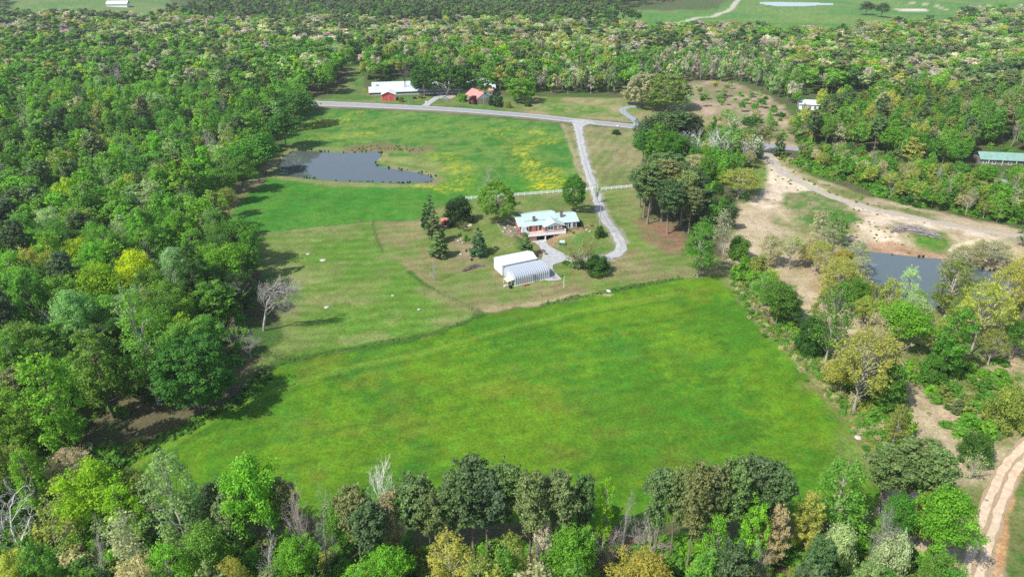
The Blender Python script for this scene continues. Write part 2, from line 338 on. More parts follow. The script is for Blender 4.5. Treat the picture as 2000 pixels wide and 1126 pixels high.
def ground_color(X, Y):
    n1 = fbm(X, Y, 9, 3); n2 = fbm(X, Y, 45, 11); nf = fbm(X, Y, 2.2, 21, 3); wob = fbm(X, Y, 6, 31, 3) - .5
    R = np.hypot(X, Y)
    C = np.empty(X.shape + (3,))
    a, b = np.array((.115, .105, .055)), np.array((.06, .12, .025))
    k = ss(.40, .60, .6 * n1 + .4 * n2)[..., None]; C[:] = a * (1 - k) + b * k
    for poly, ca_, cb, psz, soft, en, thr in ZONES:
        w = PP(poly); x0, y0 = w.min(0) - 12; x1, y1 = w.max(0) + 12
        m = (X > x0) & (X < x1) & (Y > y0) & (Y < y1)
        if not m.any(): continue
        Xm, Ym = X[m], Y[m]
        d = sdist(Xm, Ym, w) + wob[m] * 2 * en
        al = 1 - ss(-soft, soft, d)
        f = .75 * fbm(Xm, Ym, psz, 41 + int(psz)) + .25 * nf[m]
        k = ss(thr - .13, thr + .13, f)[:, None]
        col = np.array(ca_) * (1 - k) + np.array(cb) * k
        if poly is F_MEAD or poly is F_LAWN or poly is F_RMOW:      # mowing swathes
            ang = {id(F_MEAD): .12, id(F_LAWN): .3, id(F_RMOW): 1.2}[id(poly)]
            ph = (-Xm * math.sin(ang) + Ym * math.cos(ang) + 5 * (n1[m] - .5)) / 2.6
            st = np.sin(ph * math.pi) * .5 + .5
            col = col * (1 + .20 * (st[:, None] - .5))
            dry = ss(.5, .66, fbm(Xm * .5, Ym, 7, 77))[:, None] * .32
            col = col * (1 - dry) + np.array((.29, .245, .125)) * dry
        if poly is F_BIG:
            ang = .36; ph = (-Xm * math.sin(ang) + Ym * math.cos(ang)) / 2.2 + 2 * n1[m]
            yl = .8 * ss(.45, .75, fbm(Xm + Ym * .6, Ym * 1.6, 16, 99))[:, None]
            col = col * (1 - .30 * yl) + np.array((.125, .220, .012)) * .30 * yl
            dk = .7 * ss(.58, .76, fbm(Xm, Ym, 10, 123))[:, None]
            col = col * (1 - .5 * dk) + np.array((.028, .145, .022)) * .5 * dk
            br = .6 * ss(.58, .78, fbm(Xm + 50, Ym * 1.4, 12, 131))[:, None]
            col = col * (1 - .4 * br) + np.array((.19, .155, .03)) * .4 * br
            col = col * (1 + .05 * np.sin(ph * math.pi))[:, None]
        if poly is F_UP:
            lt = ss(.52, .7, fbm(Xm * .45, Ym, 5, 143))[:, None]
            col = col * (1 - .5 * lt) + np.array((.17, .24, .06)) * .5 * lt
            south = (1 - ss(0, 1, (Ym - P(700, 352)[1]) / 12 + .5))[:, None]
            col = col * (1 - .6 * south) + np.array((.045, .20, .012)) * .6 * south
        C[m] = C[m] * (1 - al[:, None]) + col * al[:, None]
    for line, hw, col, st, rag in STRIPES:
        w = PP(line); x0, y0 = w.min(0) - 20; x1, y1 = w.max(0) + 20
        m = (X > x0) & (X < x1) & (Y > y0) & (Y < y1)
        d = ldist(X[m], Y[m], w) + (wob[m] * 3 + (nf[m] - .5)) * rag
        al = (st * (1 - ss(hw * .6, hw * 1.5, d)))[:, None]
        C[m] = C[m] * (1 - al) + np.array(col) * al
    for line, hw, st in YEL:
        w = PP(line); x0, y0 = w.min(0) - 25; x1, y1 = w.max(0) + 25
        m = (X > x0) & (X < x1) & (Y > y0) & (Y < y1)
        Xm, Ym = X[m], Y[m]
        d = ldist(Xm, Ym, w) + wob[m] * 8
        al = .7 * st * (1 - ss(hw * .1, hw * 2.0, d)) * (.08 + .92 * ss(.46, .62, fbm(Xm, Ym, 1.1, 57, 2))) * (.4 + .6 * ss(.4, .6, fbm(Xm * .3, Ym, 3, 58, 2)))
        C[m] = C[m] * (1 - al[:, None]) + np.array((.52, .46, .015)) * al[:, None]
    C *= (1 + .34 * (nf - .5) + .30 * (n1 - .5))[..., None]
    return np.clip(C * .88, .004, .8)
def ground_mesh():
    rows = []
    py = 1350.0
    while py > -8: rows.append(flat_hit(1000, py)[1]); py -= 2.4
    rows = [-600, -200, -60, -10] + rows
    y = rows[-1]
    while y < 15000: y *= 1.06; rows.append(y)
    rows = np.array(rows)
    u = np.linspace(-1, 1, 861); u = u * .86 + .14 * u ** 5
    u = np.concatenate([[-9, -4, -2, -1.4], u, [1.4, 2, 4, 9]])
    W = np.maximum(.90 * np.maximum(rows, 0) + 52, 60)
    X = u[None, :] * W[:, None]; Y = np.repeat(rows[:, None], len(u), 1)
    Z = terrain(X, Y)
    C = ground_color(X, Y)
    nr, nc = X.shape
    V = np.stack([X, Y, Z], -1).reshape(-1, 3)
    i = np.arange(nr - 1)[:, None] * nc + np.arange(nc - 1)[None, :]
    F = np.stack([i, i + 1, i + nc + 1, i + nc], -1).reshape(-1, 4)
    m, n, l, b = new_mat("ground_cover")
    at = n.new("ShaderNodeAttribute"); at.attribute_name = "albedo"
    tc = n.new("ShaderNodeNewGeometry")
    def noise(scale, det):
        z = n.new("ShaderNodeTexNoise"); z.inputs["Scale"].default_value = scale; z.inputs["Detail"].default_value = det; z.inputs["Roughness"].default_value = .7
        l.new(tc.outputs["Position"], z.inputs["Vector"]); return z
    a1, a2 = noise(1.6, 5), noise(.28, 4)
    mr = n.new("ShaderNodeMapRange"); mr.inputs[1].default_value = .3; mr.inputs[2].default_value = .7; mr.inputs[3].default_value = .60; mr.inputs[4].default_value = 1.40; l.new(a1.outputs["Fac"], mr.inputs[0])
    mr2 = n.new("ShaderNodeMapRange"); mr2.inputs[1].default_value = .3; mr2.inputs[2].default_value = .7; mr2.inputs[3].default_value = .86; mr2.inputs[4].default_value = 1.14; l.new(a2.outputs["Fac"], mr2.inputs[0])
    mu = n.new("ShaderNodeMath"); mu.operation = 'MULTIPLY'; l.new(mr.outputs[0], mu.inputs[0]); l.new(mr2.outputs[0], mu.inputs[1])
    vm = n.new("ShaderNodeVectorMath"); vm.operation = 'SCALE'; l.new(at.outputs["Color"], vm.inputs[0]); l.new(mu.outputs[0], vm.inputs["Scale"])
    hs = n.new("ShaderNodeHueSaturation"); mh = n.new("ShaderNodeMapRange"); mh.inputs[1].default_value = .3; mh.inputs[2].default_value = .7; mh.inputs[3].default_value = .485; mh.inputs[4].default_value = .515
    l.new(a2.outputs["Fac"], mh.inputs[0]); l.new(mh.outputs[0], hs.inputs["Hue"]); l.new(vm.outputs[0], hs.inputs["Color"]); l.new(hs.outputs[0], b.inputs["Base Color"])
    bp = n.new("ShaderNodeBump"); bp.inputs["Strength"].default_value = .55; bp.inputs["Distance"].default_value = .22; l.new(a1.outputs["Fac"], bp.inputs["Height"]); l.new(bp.outputs[0], b.inputs["Normal"])
    b.inputs["Roughness"].default_value = .9; b.inputs["Specular IOR Level"].default_value = .12
    me = mesh_np("ground", V, F, [m], smooth=True)
    ca = me.color_attributes.new("albedo", 'FLOAT_COLOR', 'POINT')
    ca.data.foreach_set("color", np.concatenate([C.reshape(-1, 3), np.ones((nr * nc, 1))], 1).astype(np.float32).ravel())
    return structure(link(bpy.data.objects.new("ground", me)))
ground_mesh()

# ------------------------------------------------------------------ water
def water(name, poly, z, col):
    m, n, l, b = new_mat(name + "_surface")
    b.inputs["Base Color"].default_value = (*col, 1); b.inputs["Roughness"].default_value = .03; b.inputs["IOR"].default_value = 1.5; b.inputs["Specular IOR Level"].default_value = .8
    g = n.new("ShaderNodeNewGeometry"); nz = n.new("ShaderNodeTexNoise"); nz.inputs["Scale"].default_value = .9; nz.inputs["Detail"].default_value = 4
    l.new(g.outputs["Position"], nz.inputs["Vector"]); bp = n.new("ShaderNodeBump"); bp.inputs["Strength"].default_value = .12; bp.inputs["Distance"].default_value = .02
    l.new(nz.outputs["Fac"], bp.inputs["Height"]); l.new(bp.outputs[0], b.inputs["Normal"])
    ring = poly + (poly - poly.mean(0)) / np.maximum(np.linalg.norm(poly - poly.mean(0), axis=1, keepdims=True), 1e-6) * 1.5
    me = bpy.data.meshes.new(name); me.from_pydata([(x, y, z) for x, y in poly], [], [tuple(range(len(poly)))]); me.materials.append(m)
    return structure(link(bpy.data.objects.new(name, me)))
def grow(p, d):
    c = np.roll(p, -1, 0) - np.roll(p, 1, 0); nrm = np.stack([c[:, 1], -c[:, 0]], 1); nrm /= np.linalg.norm(nrm, axis=1, keepdims=True)
    area = .5 * np.sum(p[:, 0] * np.roll(p[:, 1], -1) - np.roll(p[:, 0], -1) * p[:, 1])
    return p + nrm * d * (1 if area > 0 else -1)
water("pond_water", grow(PW, .6), WATER_NEAR, (.085, .098, .095))
water("pond_water", grow(PE, .6), WATER_RIGHT, (.10, .125, .12))
water("pond_water", grow(PF, 3), WATER_FAR, (.25, .32, .38))

# ------------------------------------------------------------------ roads
def catmull(p, step):
    p = np.array(p, float); q = np.vstack([2 * p[0] - p[1], p, 2 * p[-1] - p[-2]]); out = []
    for i in range(1, len(q) - 2):
        a, b, c, d = q[i - 1:i + 3]; n = max(1, int(np.linalg.norm(c - b) / step))
        for k in range(n):
            t = k / n; out.append(.5 * (2 * b + (c - a) * t + (2 * a - 5 * b + 4 * c - d) * t * t + (3 * b - a - 3 * c + d) * t ** 3))
    out.append(p[-1]); return np.array(out)
def ribbon(name, px, width, m, lift=.07, step=2.0, wob=0.0, off=0.0, kind=True, world_pts=None):
    c = catmull(world_pts if world_pts is not None else PP(px), step)
    t = np.gradient(c, axis=0); t /= np.linalg.norm(t, axis=1, keepdims=True); nn = np.stack([-t[:, 1], t[:, 0]], 1)
    if hasattr(width, '__len__'): wv = np.interp(np.linspace(0, 1, len(c)), np.linspace(0, 1, len(width)), width)
    else: wv = np.full(len(c), float(width))
    ks = np.linspace(-1, 1, 7); V = []
    for j, k in enumerate(ks):
        ww = wv / 2
        if wob: ww = ww + wob * (vnoise(np.arange(len(c)) * step / 2.3, np.full(len(c), 7.0 + 3 * (k > 0)), 5) - .5) * abs(k)
        q = c + nn * (k * ww + off)[:, None]
        zz = terrain(q[:, 0], q[:, 1]) + lift * (1 if abs(k) < .99 else .35)
        V.append(np.column_stack([q, zz]))
    V = np.stack(V, 1); n, kk = V.shape[:2]
    i = np.arange(n - 1)[:, None] * kk + np.arange(kk - 1)[None, :]
    F = np.stack([i, i + kk, i + kk + 1, i + 1], -1).reshape(-1, 4)
    me = mesh_np(name, V.reshape(-1, 3), F, [m], smooth=True)
    o = link(bpy.data.objects.new(name, me))
    if kind: structure(o)
    return o
def pad(name, px, m, lift=.09):
    w = smooth_poly(PP(px), 2)
    me = bpy.data.meshes.new(name); me.from_pydata([(x, y, 0) for x, y in w], [], [tuple(range(len(w)))])
    bm = bmesh.new(); bm.from_mesh(me); bmesh.ops.triangulate(bm, faces=bm.faces)
    for _ in range(3): bmesh.ops.subdivide_edges(bm, edges=[e for e in bm.edges if e.calc_length() > 2.5], cuts=1)
    bmesh.ops.triangulate(bm, faces=bm.faces)
    for v in bm.verts: v.co.z = T(v.co.x, v.co.y) + lift
    bmesh.ops.recalc_face_normals(bm, faces=bm.faces); bm.to_mesh(me); bm.free(); me.materials.append(m)
    return structure(link(bpy.data.objects.new(name, me)))
ASPH = mat("asphalt_worn", (.27, .275, .28), .9, .2, .10, .35, bump=.1)
GRAV = mat("driveway_gravel", (.43, .435, .44), .95, .1, .5, .6, rgb2=(.30, .305, .30), bump=.3)
GRAV2 = mat("track_gravel", (.44, .40, .33), .95, .1, .5, .5, rgb2=(.31, .28, .23), bump=.3)
SAND = mat("track_sand", (.62, .51, .38), .95, .1, .5, .8, rgb2=(.45, .34, .22), bump=.5)
ROADPX = [(470,188),(540,195),(600,201),(700,205),(800,209.5),(900,215),(1000,223),(1060,228.5),(1128,236),(1200,243),(1260,249),(1330,258),(1400,268),(1470,280),(1540,289),(1600,297),(1663,308),(1717,319),(1793,331),(1853,340),(1930,350),(2050,365),(2250,392)]
rc = catmull(PP(ROADPX), 3.0)
ribbon("road", None, [11.5] * 9 + [9, 7, 6, 6, 6], ASPH, .10, 3.0, world_pts=rc[::4])
WHT = mat("road_paint", (.62, .62, .58), .7, .2, .25, 2)
sel = rc[(rc[:, 0] < P(1330, 258)[0])]
for off in (-4.4, 4.4): structure(ribbon("road_edge_line", None, .16, WHT, .13, 3.0, off=off, world_pts=sel[::4]))
DRIVE = [(1131,238),(1130,250),(1135,283),(1147,330),(1158,362),(1167,390),(1176,415),(1190,440),(1204,458),(1213,476),(1211,490),(1195,500),(1165,506),(1130,506),(1095,505)]
ribbon("driveway", DRIVE, [9, 4.6, 4, 3.6, 3.6, 3.5, 3.5, 3.6, 3.8, 4.0, 4.0, 3.8, 3.6, 3.6], GRAV, .13, 1.2, wob=1.0)
dry_strip = mat("driveway_grass_strip", (.24, .23, .14), .95, .1, .4, 1.2, rgb2=(.36, .36, .33))
structure(ribbon("driveway_centre_strip", DRIVE[1:11], .5, dry_strip, .155, 1.2, wob=.5))
pad("driveway_apron", [(1120,240),(1126,246),(1126,256),(1136,256),(1139,248),(1150,243),(1165,240),(1135,234),(1110,236)], GRAV, .15)
pad("gravel_yard", [(1043,472),(1064.5,471),(1071,479.5),(1090,490),(1107,498),(1112,503),(1101,511),(1080,518),(1083,532),(1097,546),(1070,549),(1061,542),(1054.5,515),(1061,498),(1053,481)], GRAV, .16)
pad("garage_slab", [(1039,470),(1066,468.5),(1066,472.5),(1041,474)], mat("concrete", (.46, .46, .45), .85, .2, .08, 2), .2)
ribbon("side_lane", [(1244,246),(1243,238),(1232,229),(1220,221),(1216,214),(1228,209),(1250,209)], 4.2, mat("lane_asphalt", (.26, .30, .33), .9, .2, .1, .5), .14, 1.5)
ribbon("farm_driveway", [(829,208),(842,198),(856,189),(864,184)], 4.5, GRAV, .16, 1.5)
ribbon("gravel_track", [(1494,284),(1500,300),(1512,320),(1530,336),(1560,354),(1600,374),(1650,393),(1700,407),(1760,419),(1830,434),(1900,447),(1960,457),(2040,470),(2150,490)], 4.4, GRAV2, .08, 1.5, wob=1.0)
TR = [(2090,800),(2035,850),(1990,895),(1965,930),(1945,975),(1925,1030),(1910,1080),(1898,1130),(1885,1200)]
ribbon("dirt_track", TR, 4.0, SAND, .05, .8, wob=.9)
RUT = mat("rut_soil", (.40, .30, .20), .95, .1, .5, 2.0, rgb2=(.28, .21, .13), bump=.5)
structure(ribbon("dirt_track_middle", TR, .7, RUT, .09, .8, wob=.7))
for off in (-2.0, 1.95): structure(ribbon("dirt_track_verge", TR, .45, RUT, .075, .8, wob=.7, off=off))
# ------------------------------------------------------------------ TREES: shape library
def np_tube(pts, rad, k):
    pts = np.asarray(pts, float); n = len(pts)
    d = np.gradient(pts, axis=0); d /= np.linalg.norm(d, axis=1, keepdims=True) + 1e-9
    ref = np.where(np.abs(d[:, 1:2]) < .8, [[0., 1, 0]], [[1., 0, 0]])
    a = np.cross(d, ref); a /= np.linalg.norm(a, axis=1, keepdims=True) + 1e-9; c = np.cross(d, a)
    t = 2 * np.pi * np.arange(k) / k
    V = pts[:, None, :] + np.asarray(rad)[:, None, None] * (a[:, None, :] * np.cos(t)[None, :, None] + c[:, None, :] * np.sin(t)[None, :, None])
    i = (np.arange(n - 1) * k)[:, None] + np.arange(k)[None, :]; j = (np.arange(n - 1) * k)[:, None] + (np.arange(k)[None, :] + 1) % k
    return V.reshape(-1, 3), np.stack([i, j, j + k, i + k], -1).reshape(-1, 4)
class Geo:
    def __init__(s): s.V = []; s.F = []; s.n = 0
    def add(s, V, F): s.V.append(V); s.F.append(F + s.n); s.n += len(V)
    def tube(s, pts, rad, k): s.add(*np_tube(pts, rad, k))
    def get(s): return np.vstack(s.V), np.vstack(s.F)
def curve(a, b, sag, n, rs, j=.0):
    t = np.linspace(0, 1, n)[:, None]; p = a * (1 - t) + b * t
    p[:, 2] += sag * np.sin(np.pi * t[:, 0]); p[1:-1] += rs.normal(0, j, (n - 2, 3)); return p
def leaves(rs, centers, rads, n, size, flat=.75, long=1.35, up=.7, droop=0.0, tone_by_clump=.5):
    idx = rs.choice(len(centers), n, p=(rads ** 2) / (rads ** 2).sum())
    u = rs.normal(size=(n, 3)); u /= np.linalg.norm(u, axis=1, keepdims=True)
    r = rads[idx] * (rs.uniform(.25, 1, n) ** .5) * np.where(rs.rand(n) < (.25 if size < .7 else .06), rs.uniform(1.1, 1.75, n), 1)
    p = centers[idx] + u * r[:, None] * [1, 1, flat]
    p[:, 2] -= droop * r * rs.uniform(0, 1, n)
    nrm = u * .75 + np.array([0, 0, up]) + rs.normal(0, .45, (n, 3)); nrm /= np.linalg.norm(nrm, axis=1, keepdims=True)
    a = np.cross(nrm, rs.normal(size=(n, 3))); a /= np.linalg.norm(a, axis=1, keepdims=True) + 1e-9; b = np.cross(nrm, a)
    s = (size * rs.uniform(.65, 1.3, n))[:, None]
    a = a * s * long * .5; b = b * s * .5
    V = np.stack([p - a, p - b * 1.0 + a * .1, p + a, p + b], 1).reshape(-1, 3)
    F = np.arange(n * 4).reshape(-1, 4)
    ct = rs.uniform(0, 1, len(centers))
    tone = np.clip(.5 + tone_by_clump * (ct[idx] - .5) + rs.normal(0, .16, n), 0, 1)
    return V, F, tone
def crown_pts(rs, kind, n):
    """clump centres and radii in a unit frame: height 1, crown radius 1 (x, y scaled later)."""
    C, R = [], []
    while len(C) < n:
        if kind == 'globe':
            u = rs.normal(size=3); u /= np.linalg.norm(u); f = rs.uniform(.5, .95) ** .4
            if u[2] < -.85: continue
            C.append((u[0] * f * .9, u[1] * f * .9, .54 + u[2] * f * .40)); R.append(rs.uniform(.14, .24))
        elif kind == 'round':
            u = rs.normal(size=3); u /= np.linalg.norm(u); f = rs.uniform(.35, .92) ** .6 * (1 + .16 * math.sin(3 * math.atan2(u[1], u[0]) + u[2] * 4))
            if u[2] < -.75: continue
            C.append((u[0] * f * .86, u[1] * f * .86, .62 + u[2] * f * .31)); R.append(rs.uniform(.20, .36))
        elif kind == 'oval':
            z = rs.uniform(.24, .96); w = math.sin(math.pi * min(1, max(0, (z - .12) / .9))) ** .6 * (1 if z < .8 else .85); a = rs.uniform(0, 6.28); f = rs.uniform(.2, .95) ** .5
            C.append((math.cos(a) * w * f * .85, math.sin(a) * w * f * .85, z)); R.append(rs.uniform(.20, .34) * (1.15 - .45 * z))
        elif kind == 'dome':
            a = rs.uniform(0, 6.28); z = rs.uniform(.08, .9); w = math.sqrt(max(.02, 1 - (z / .98) ** 2.2)); f = rs.uniform(.45, .95)
            C.append((math.cos(a) * w * f * .9, math.sin(a) * w * f * .9, z * .93)); R.append(rs.uniform(.17, .28))
        elif kind == 'cone':
            z = 1 - rs.uniform(0.02, .95) ** .62 * .95; w = (1 - z) ** .8 * .95 + .05; a = rs.uniform(0, 6.28); f = rs.uniform(.45, 1.0)
            C.append((math.cos(a) * w * f * .85, math.sin(a) * w * f * .85, z)); R.append(rs.uniform(.14, .26) * (.5 + .7 * (1 - z)))
        elif kind == 'pine':
            z = .44 + .53 * rs.uniform(0, 1) ** .75; w = math.sqrt(max(.02, 1 - ((z - .74) / .25) ** 2)) if z > .74 else .42 + 1.93 * (z - .44); w = max(.2, w); a = rs.uniform(0, 6.28); f = rs.uniform(.15, .98) ** .6
            C.append((math.cos(a) * w * f * .88, math.sin(a) * w * f * .88, z)); R.append(rs.uniform(.18, .32))
        elif kind == 'vase':
            z = rs.uniform(.38, .95); w = .35 + .75 * (z - .3); a = rs.uniform(0, 6.28); f = rs.uniform(.3, 1) ** .5
            C.append((math.cos(a) * w * f, math.sin(a) * w * f, z)); R.append(rs.uniform(.18, .3))
        elif kind == 'wide':
            u = rs.normal(size=3); u /= np.linalg.norm(u); f = rs.uniform(.4, .95) ** .5
            if u[2] < -.5: continue
            C.append((u[0] * f * .88, u[1] * f * .88, .60 + u[2] * f * .33)); R.append(rs.uniform(.13, .24))
    return np.array(C), np.array(R)
def make_tree(seed, kind, h, r, nleaf, lsize, nclump=46, limbs=18, rtrunk=.24, flat=.75, sides=6, up=.7, droop=0.0, long=1.35, multi=1, stub=0):
    rs = np.random.RandomState(seed)
    C, R = crown_pts(rs, kind, nclump); R = R * min(1.3, (52.0 / nclump) ** .33); C = C * [r, r, h]; R = R * r
    if kind in ('round', 'oval', 'wide', 'pine', 'globe', 'vase') and nclump > 40:      # uneven outline, shoots past the crown
        a_ = np.arctan2(C[:, 1], C[:, 0]); ph = rs.uniform(0, 6.28, 3); amp = .5 if kind == 'globe' else 1
        f_ = 1 + amp * (.20 * np.sin(2 * a_ + ph[0] + C[:, 2] * .35) + .13 * np.sin(5 * a_ + ph[1] - C[:, 2] * .8) + .08 * np.sin(9 * a_ + ph[2]))
        C[:, 0] *= f_; C[:, 1] *= f_; C[:, 2] += amp * .035 * h * np.sin(3 * a_ + ph[2] + 1)
        q = rs.choice(len(C), max(8, len(C) // 4)); e = C[q] * [1.16, 1.16, 1.0] + rs.normal(0, .03 * h, (len(q), 3)) * [1, 1, 1.2]; e[:, 2] = np.minimum(e[:, 2] + .03 * h, h * 1.03)
        C = np.vstack([C, e]); R = np.concatenate([R, R[q] * rs.uniform(.35, .6, len(q))])
    V, F, tone = leaves(rs, C, R, nleaf, lsize, flat, long, up, droop)
    g = Geo()
    top = {'globe': .7, 'round': .72, 'oval': .93, 'dome': .6, 'cone': .97, 'pine': .93, 'vase': .3, 'wide': .55}[kind] * h
    for m in range(multi):
        off = np.array([rs.uniform(-.5, .5), rs.uniform(-.5, .5), 0]) * (multi > 1) * r * .5
        bend = rs.normal(0, .018 * h, 2); nseg = 8
        tz = np.linspace(0, 1, nseg); tp = np.column_stack([bend[0] * np.sin(tz * 2.6), bend[1] * np.sin(tz * 2.1 + .4) - bend[1] * .39, tz * top]) + off * tz[:, None]
        rad = rtrunk * (1 - .78 * tz) / (1 + .35 * (multi > 1)); rad[0] *= 1.5
        g.tube(tp, rad, sides)
        order = rs.permutation(len(C))[:limbs // multi]
        for q in order:
            c = C[q]; hz = min(top * .97, max(.12 * h, c[2] - rs.uniform(.10, .26) * h - .35 * math.hypot(c[0], c[1]) * (kind != 'pine' and kind != 'cone')))
            k = hz / top * (nseg - 1); i = int(min(nseg - 2, k)); b = tp[i] + (tp[i + 1] - tp[i]) * (k - i)
            L = np.linalg.norm(c - b); r0 = min(rtrunk * .5, .022 * L + .02)
            g.tube(curve(b, c, .04 * L, 5, rs, .03 * L), r0 * np.linspace(1, .25, 5), 4)
    for _ in range(stub):
        a = rs.uniform(0, 6.28); z = rs.uniform(.2, .5) * h; b = np.array([0, 0, z]); e = b + np.array([math.cos(a), math.sin(a), .1]) * rs.uniform(.5, 2)
        g.tube(curve(b, e, 0, 3, rs), np.array([.05, .035, .015]), 3)
    TV, TF = g.get()
    return TV, TF, V, F, tone
def bare_tree(seed, h, r, depth=5, r0=.33, spread=.62, lean=(0, 0), start=.22, kids=3, twigs=1.0, leafn=0, lsize=.3):
    rs = np.random.RandomState(seed); g = Geo(); tips = []
    def grow_(p, d, L, rad, lv):
        n = 4 if lv < 3 else 3
        pts = [p]; dd = d.copy()
        for i in range(n):
            dd = dd + rs.normal(0, .12 + .05 * lv, 3) + np.array([0, 0, .05]); dd /= np.linalg.norm(dd)
            pts.append(pts[-1] + dd * L / n)
        pts = np.array(pts); g.tube(pts, np.linspace(rad, rad * .55, len(pts)), 6 if lv == 0 else (4 if lv < 3 else 3))
        if lv >= depth: tips.append(pts[-1]); return
        nk = kids + (lv == 0) * 3 + (rs.rand() < .4)
        for k in range(nk):
            t = rs.uniform(.35 if lv else start, 1.0) if k else 1.0
            i = min(n - 1, int(t * n)); b = pts[i] + (pts[i + 1] - pts[i]) * (t * n - i)
            a = np.cross(dd, rs.normal(size=3)); a /= np.linalg.norm(a)
            sp = spread * rs.uniform(.6, 1.3) * (.55 if k == 0 else 1)
            nd = dd * math.cos(sp) + a * math.sin(sp); nd[2] = nd[2] * .9 + .1; nd += np.array([lean[0], lean[1], 0]) * .35; nd /= np.linalg.norm(nd)
            grow_(b, nd, L * rs.uniform(.55, .78), rad * rs.uniform(.42, .6) if k else rad * .62, lv + 1)
    grow_(np.zeros(3), np.array([lean[0] * .25, lean[1] * .25, 1.0]), h * .42, r0, 0)
    V, F = g.get(); sz = V[:, 2].max(); V = V * [1, 1, h / sz]; w = np.percentile(np.hypot(V[:, 0], V[:, 1]), 96)
    V[:, :2] *= r / w; tips = np.array(tips) * [r / w, r / w, h / sz]
    if not leafn: return V, F, None, None, None
    LV, LF, tone = leaves(rs, tips, np.full(len(tips), .55), leafn, lsize, 1, 1.2)
    return V, F, LV, LF, tone

H0 = 18.0
KINDS = {}    # kind -> lod -> list of (trunk mesh, crown mesh, combined mesh, crown radius)
def reg(kind, lod, data, leafm, barkm, base, r):
    TV, TF, V, F, tone = data
    tm = mesh_np(base + "_trunk", TV, TF, [barkm], smooth=True)
    cm = mesh_np(base + "_crown", V, F, [leafm], tone=tone) if V is not None else None
    cb = None
    if V is not None:
        cb = mesh_np(base, np.vstack([TV, V]), np.vstack([TF, F + len(TV)]), [barkm, leafm], fmat=np.concatenate([np.zeros(len(TF)), np.ones(len(F))]), tone=np.concatenate([np.zeros(len(TF)), tone]))
    KINDS.setdefault(kind, {0: [], 1: [], 2: []})[lod].append((tm, cm, cb, r))
LN = [(10500, .265, 150), (3300, .50, 80), (900, .88, 15)]
sd = 100
for lod, (nl, ls, nc) in enumerate(LN):
    lim = (20, 12, 5)[lod]; sides = (7, 5, 3)[lod]; nv = (4, 4, 4)[lod]
    for v in range(nv):
        sd += 1
        reg('round', lod, make_tree(sd, 'round', H0, 5.2, nl, ls, nc, lim, sides=sides), LEAF, BARK, "broadleaf_tree", 5.2)
        if lod < 2: reg('globe', lod, make_tree(sd + 450, 'globe', H0, 6.5, int(nl * 2.0), ls, int(nc * 1.8), lim, sides=sides), LEAF, BARK, "broadleaf_tree", 6.5)
        reg('oval', lod, make_tree(sd + 50, 'oval', H0, 4.0, int(nl * .8), ls, nc, lim, sides=sides, rtrunk=.2), LEAF, BARK, "broadleaf_tree", 4.0)
        reg('sparse', lod, make_tree(sd + 100, 'oval', H0, 4.2, int(nl * .42), ls * .95, nc, int(lim * 1.5), sides=sides, rtrunk=.2), LEAF, PALEBARK, "broadleaf_tree", 4.2)
        reg('pine', lod, make_tree(sd + 150, 'pine', H0, 3.3, int(nl * .95), ls * .82, int(nc * 1.1), lim, flat=.6, sides=sides, rtrunk=.2, long=1.9, up=.35, stub=(10, 3, 0)[lod]), NEEDLE, PINEBARK, "pine_tree", 3.3)
        reg('oak', lod, make_tree(sd + 200, 'wide', H0, 5.8, int(nl * .62), ls * .9, int(nc * 1.6), int(lim * 2.2), sides=sides, rtrunk=.26), LEAF, PALEBARK, "oak_tree", 5.8)
        if lod < 2:
            reg('dome', lod, make_tree(sd + 250, 'dome', 6.0, 4.0, int(nl * .9), ls * .8, 60, 8, sides=5, rtrunk=.16, multi=1), LEAF, BARK, "broadleaf_tree", 4.0)
            reg('cedar', lod, make_tree(sd + 300, 'cone', 10.0, 3.0, int(nl * .85), ls * .8, 80, 16, flat=.5, sides=5, rtrunk=.16, up=.25, long=1.6), NEEDLE, BARK, "cedar_tree", 3.0)
            reg('shrub', lod, make_tree(sd + 350, 'dome', 3.0, 2.2, int(nl * .30), ls * .85, 26, 8, sides=4, rtrunk=.06, multi=3), LEAF, BARK, "shrub", 2.2)
            reg('thin', lod, make_tree(sd + 400, 'vase', 9.0, 3.2, int(nl * .10), ls * .7, 44, 40, sides=4, rtrunk=.11, multi=3), LEAF, TWIG, "broadleaf_tree", 3.2)
for v in range(4): reg('bare', 0, bare_tree(700 + v, H0, 3.6, 5), LEAF, TWIG, "bare_tree", 3.6)
for v in range(2): reg('bare', 1, bare_tree(720 + v, H0, 3.6, 4, r0=.3), LEAF, TWIG, "bare_tree", 3.6)
KINDS['bare'][2] = KINDS['bare'][1]
reg('barelean', 0, bare_tree(745, 16.0, 9.0, 6, r0=.42, spread=.62, lean=(1.7, -.1), start=.12, kids=3), LEAF, TWIG, "bare_tree", 9.0)
for v in range(2): reg('budding', 0, bare_tree(760 + v, H0, 4.2, 5, r0=.24, leafn=900, lsize=.36), LEAF, PALEBARK, "broadleaf_tree", 4.2)
for v in range(2): reg('budding', 1, bare_tree(770 + v, H0, 4.2, 4, r0=.26, leafn=700, lsize=.55), LEAF, PALEBARK, "broadleaf_tree", 4.2)
for k in ('globe', 'dome', 'cedar', 'shrub', 'thin', 'budding'): KINDS[k][2] = KINDS[k][1]

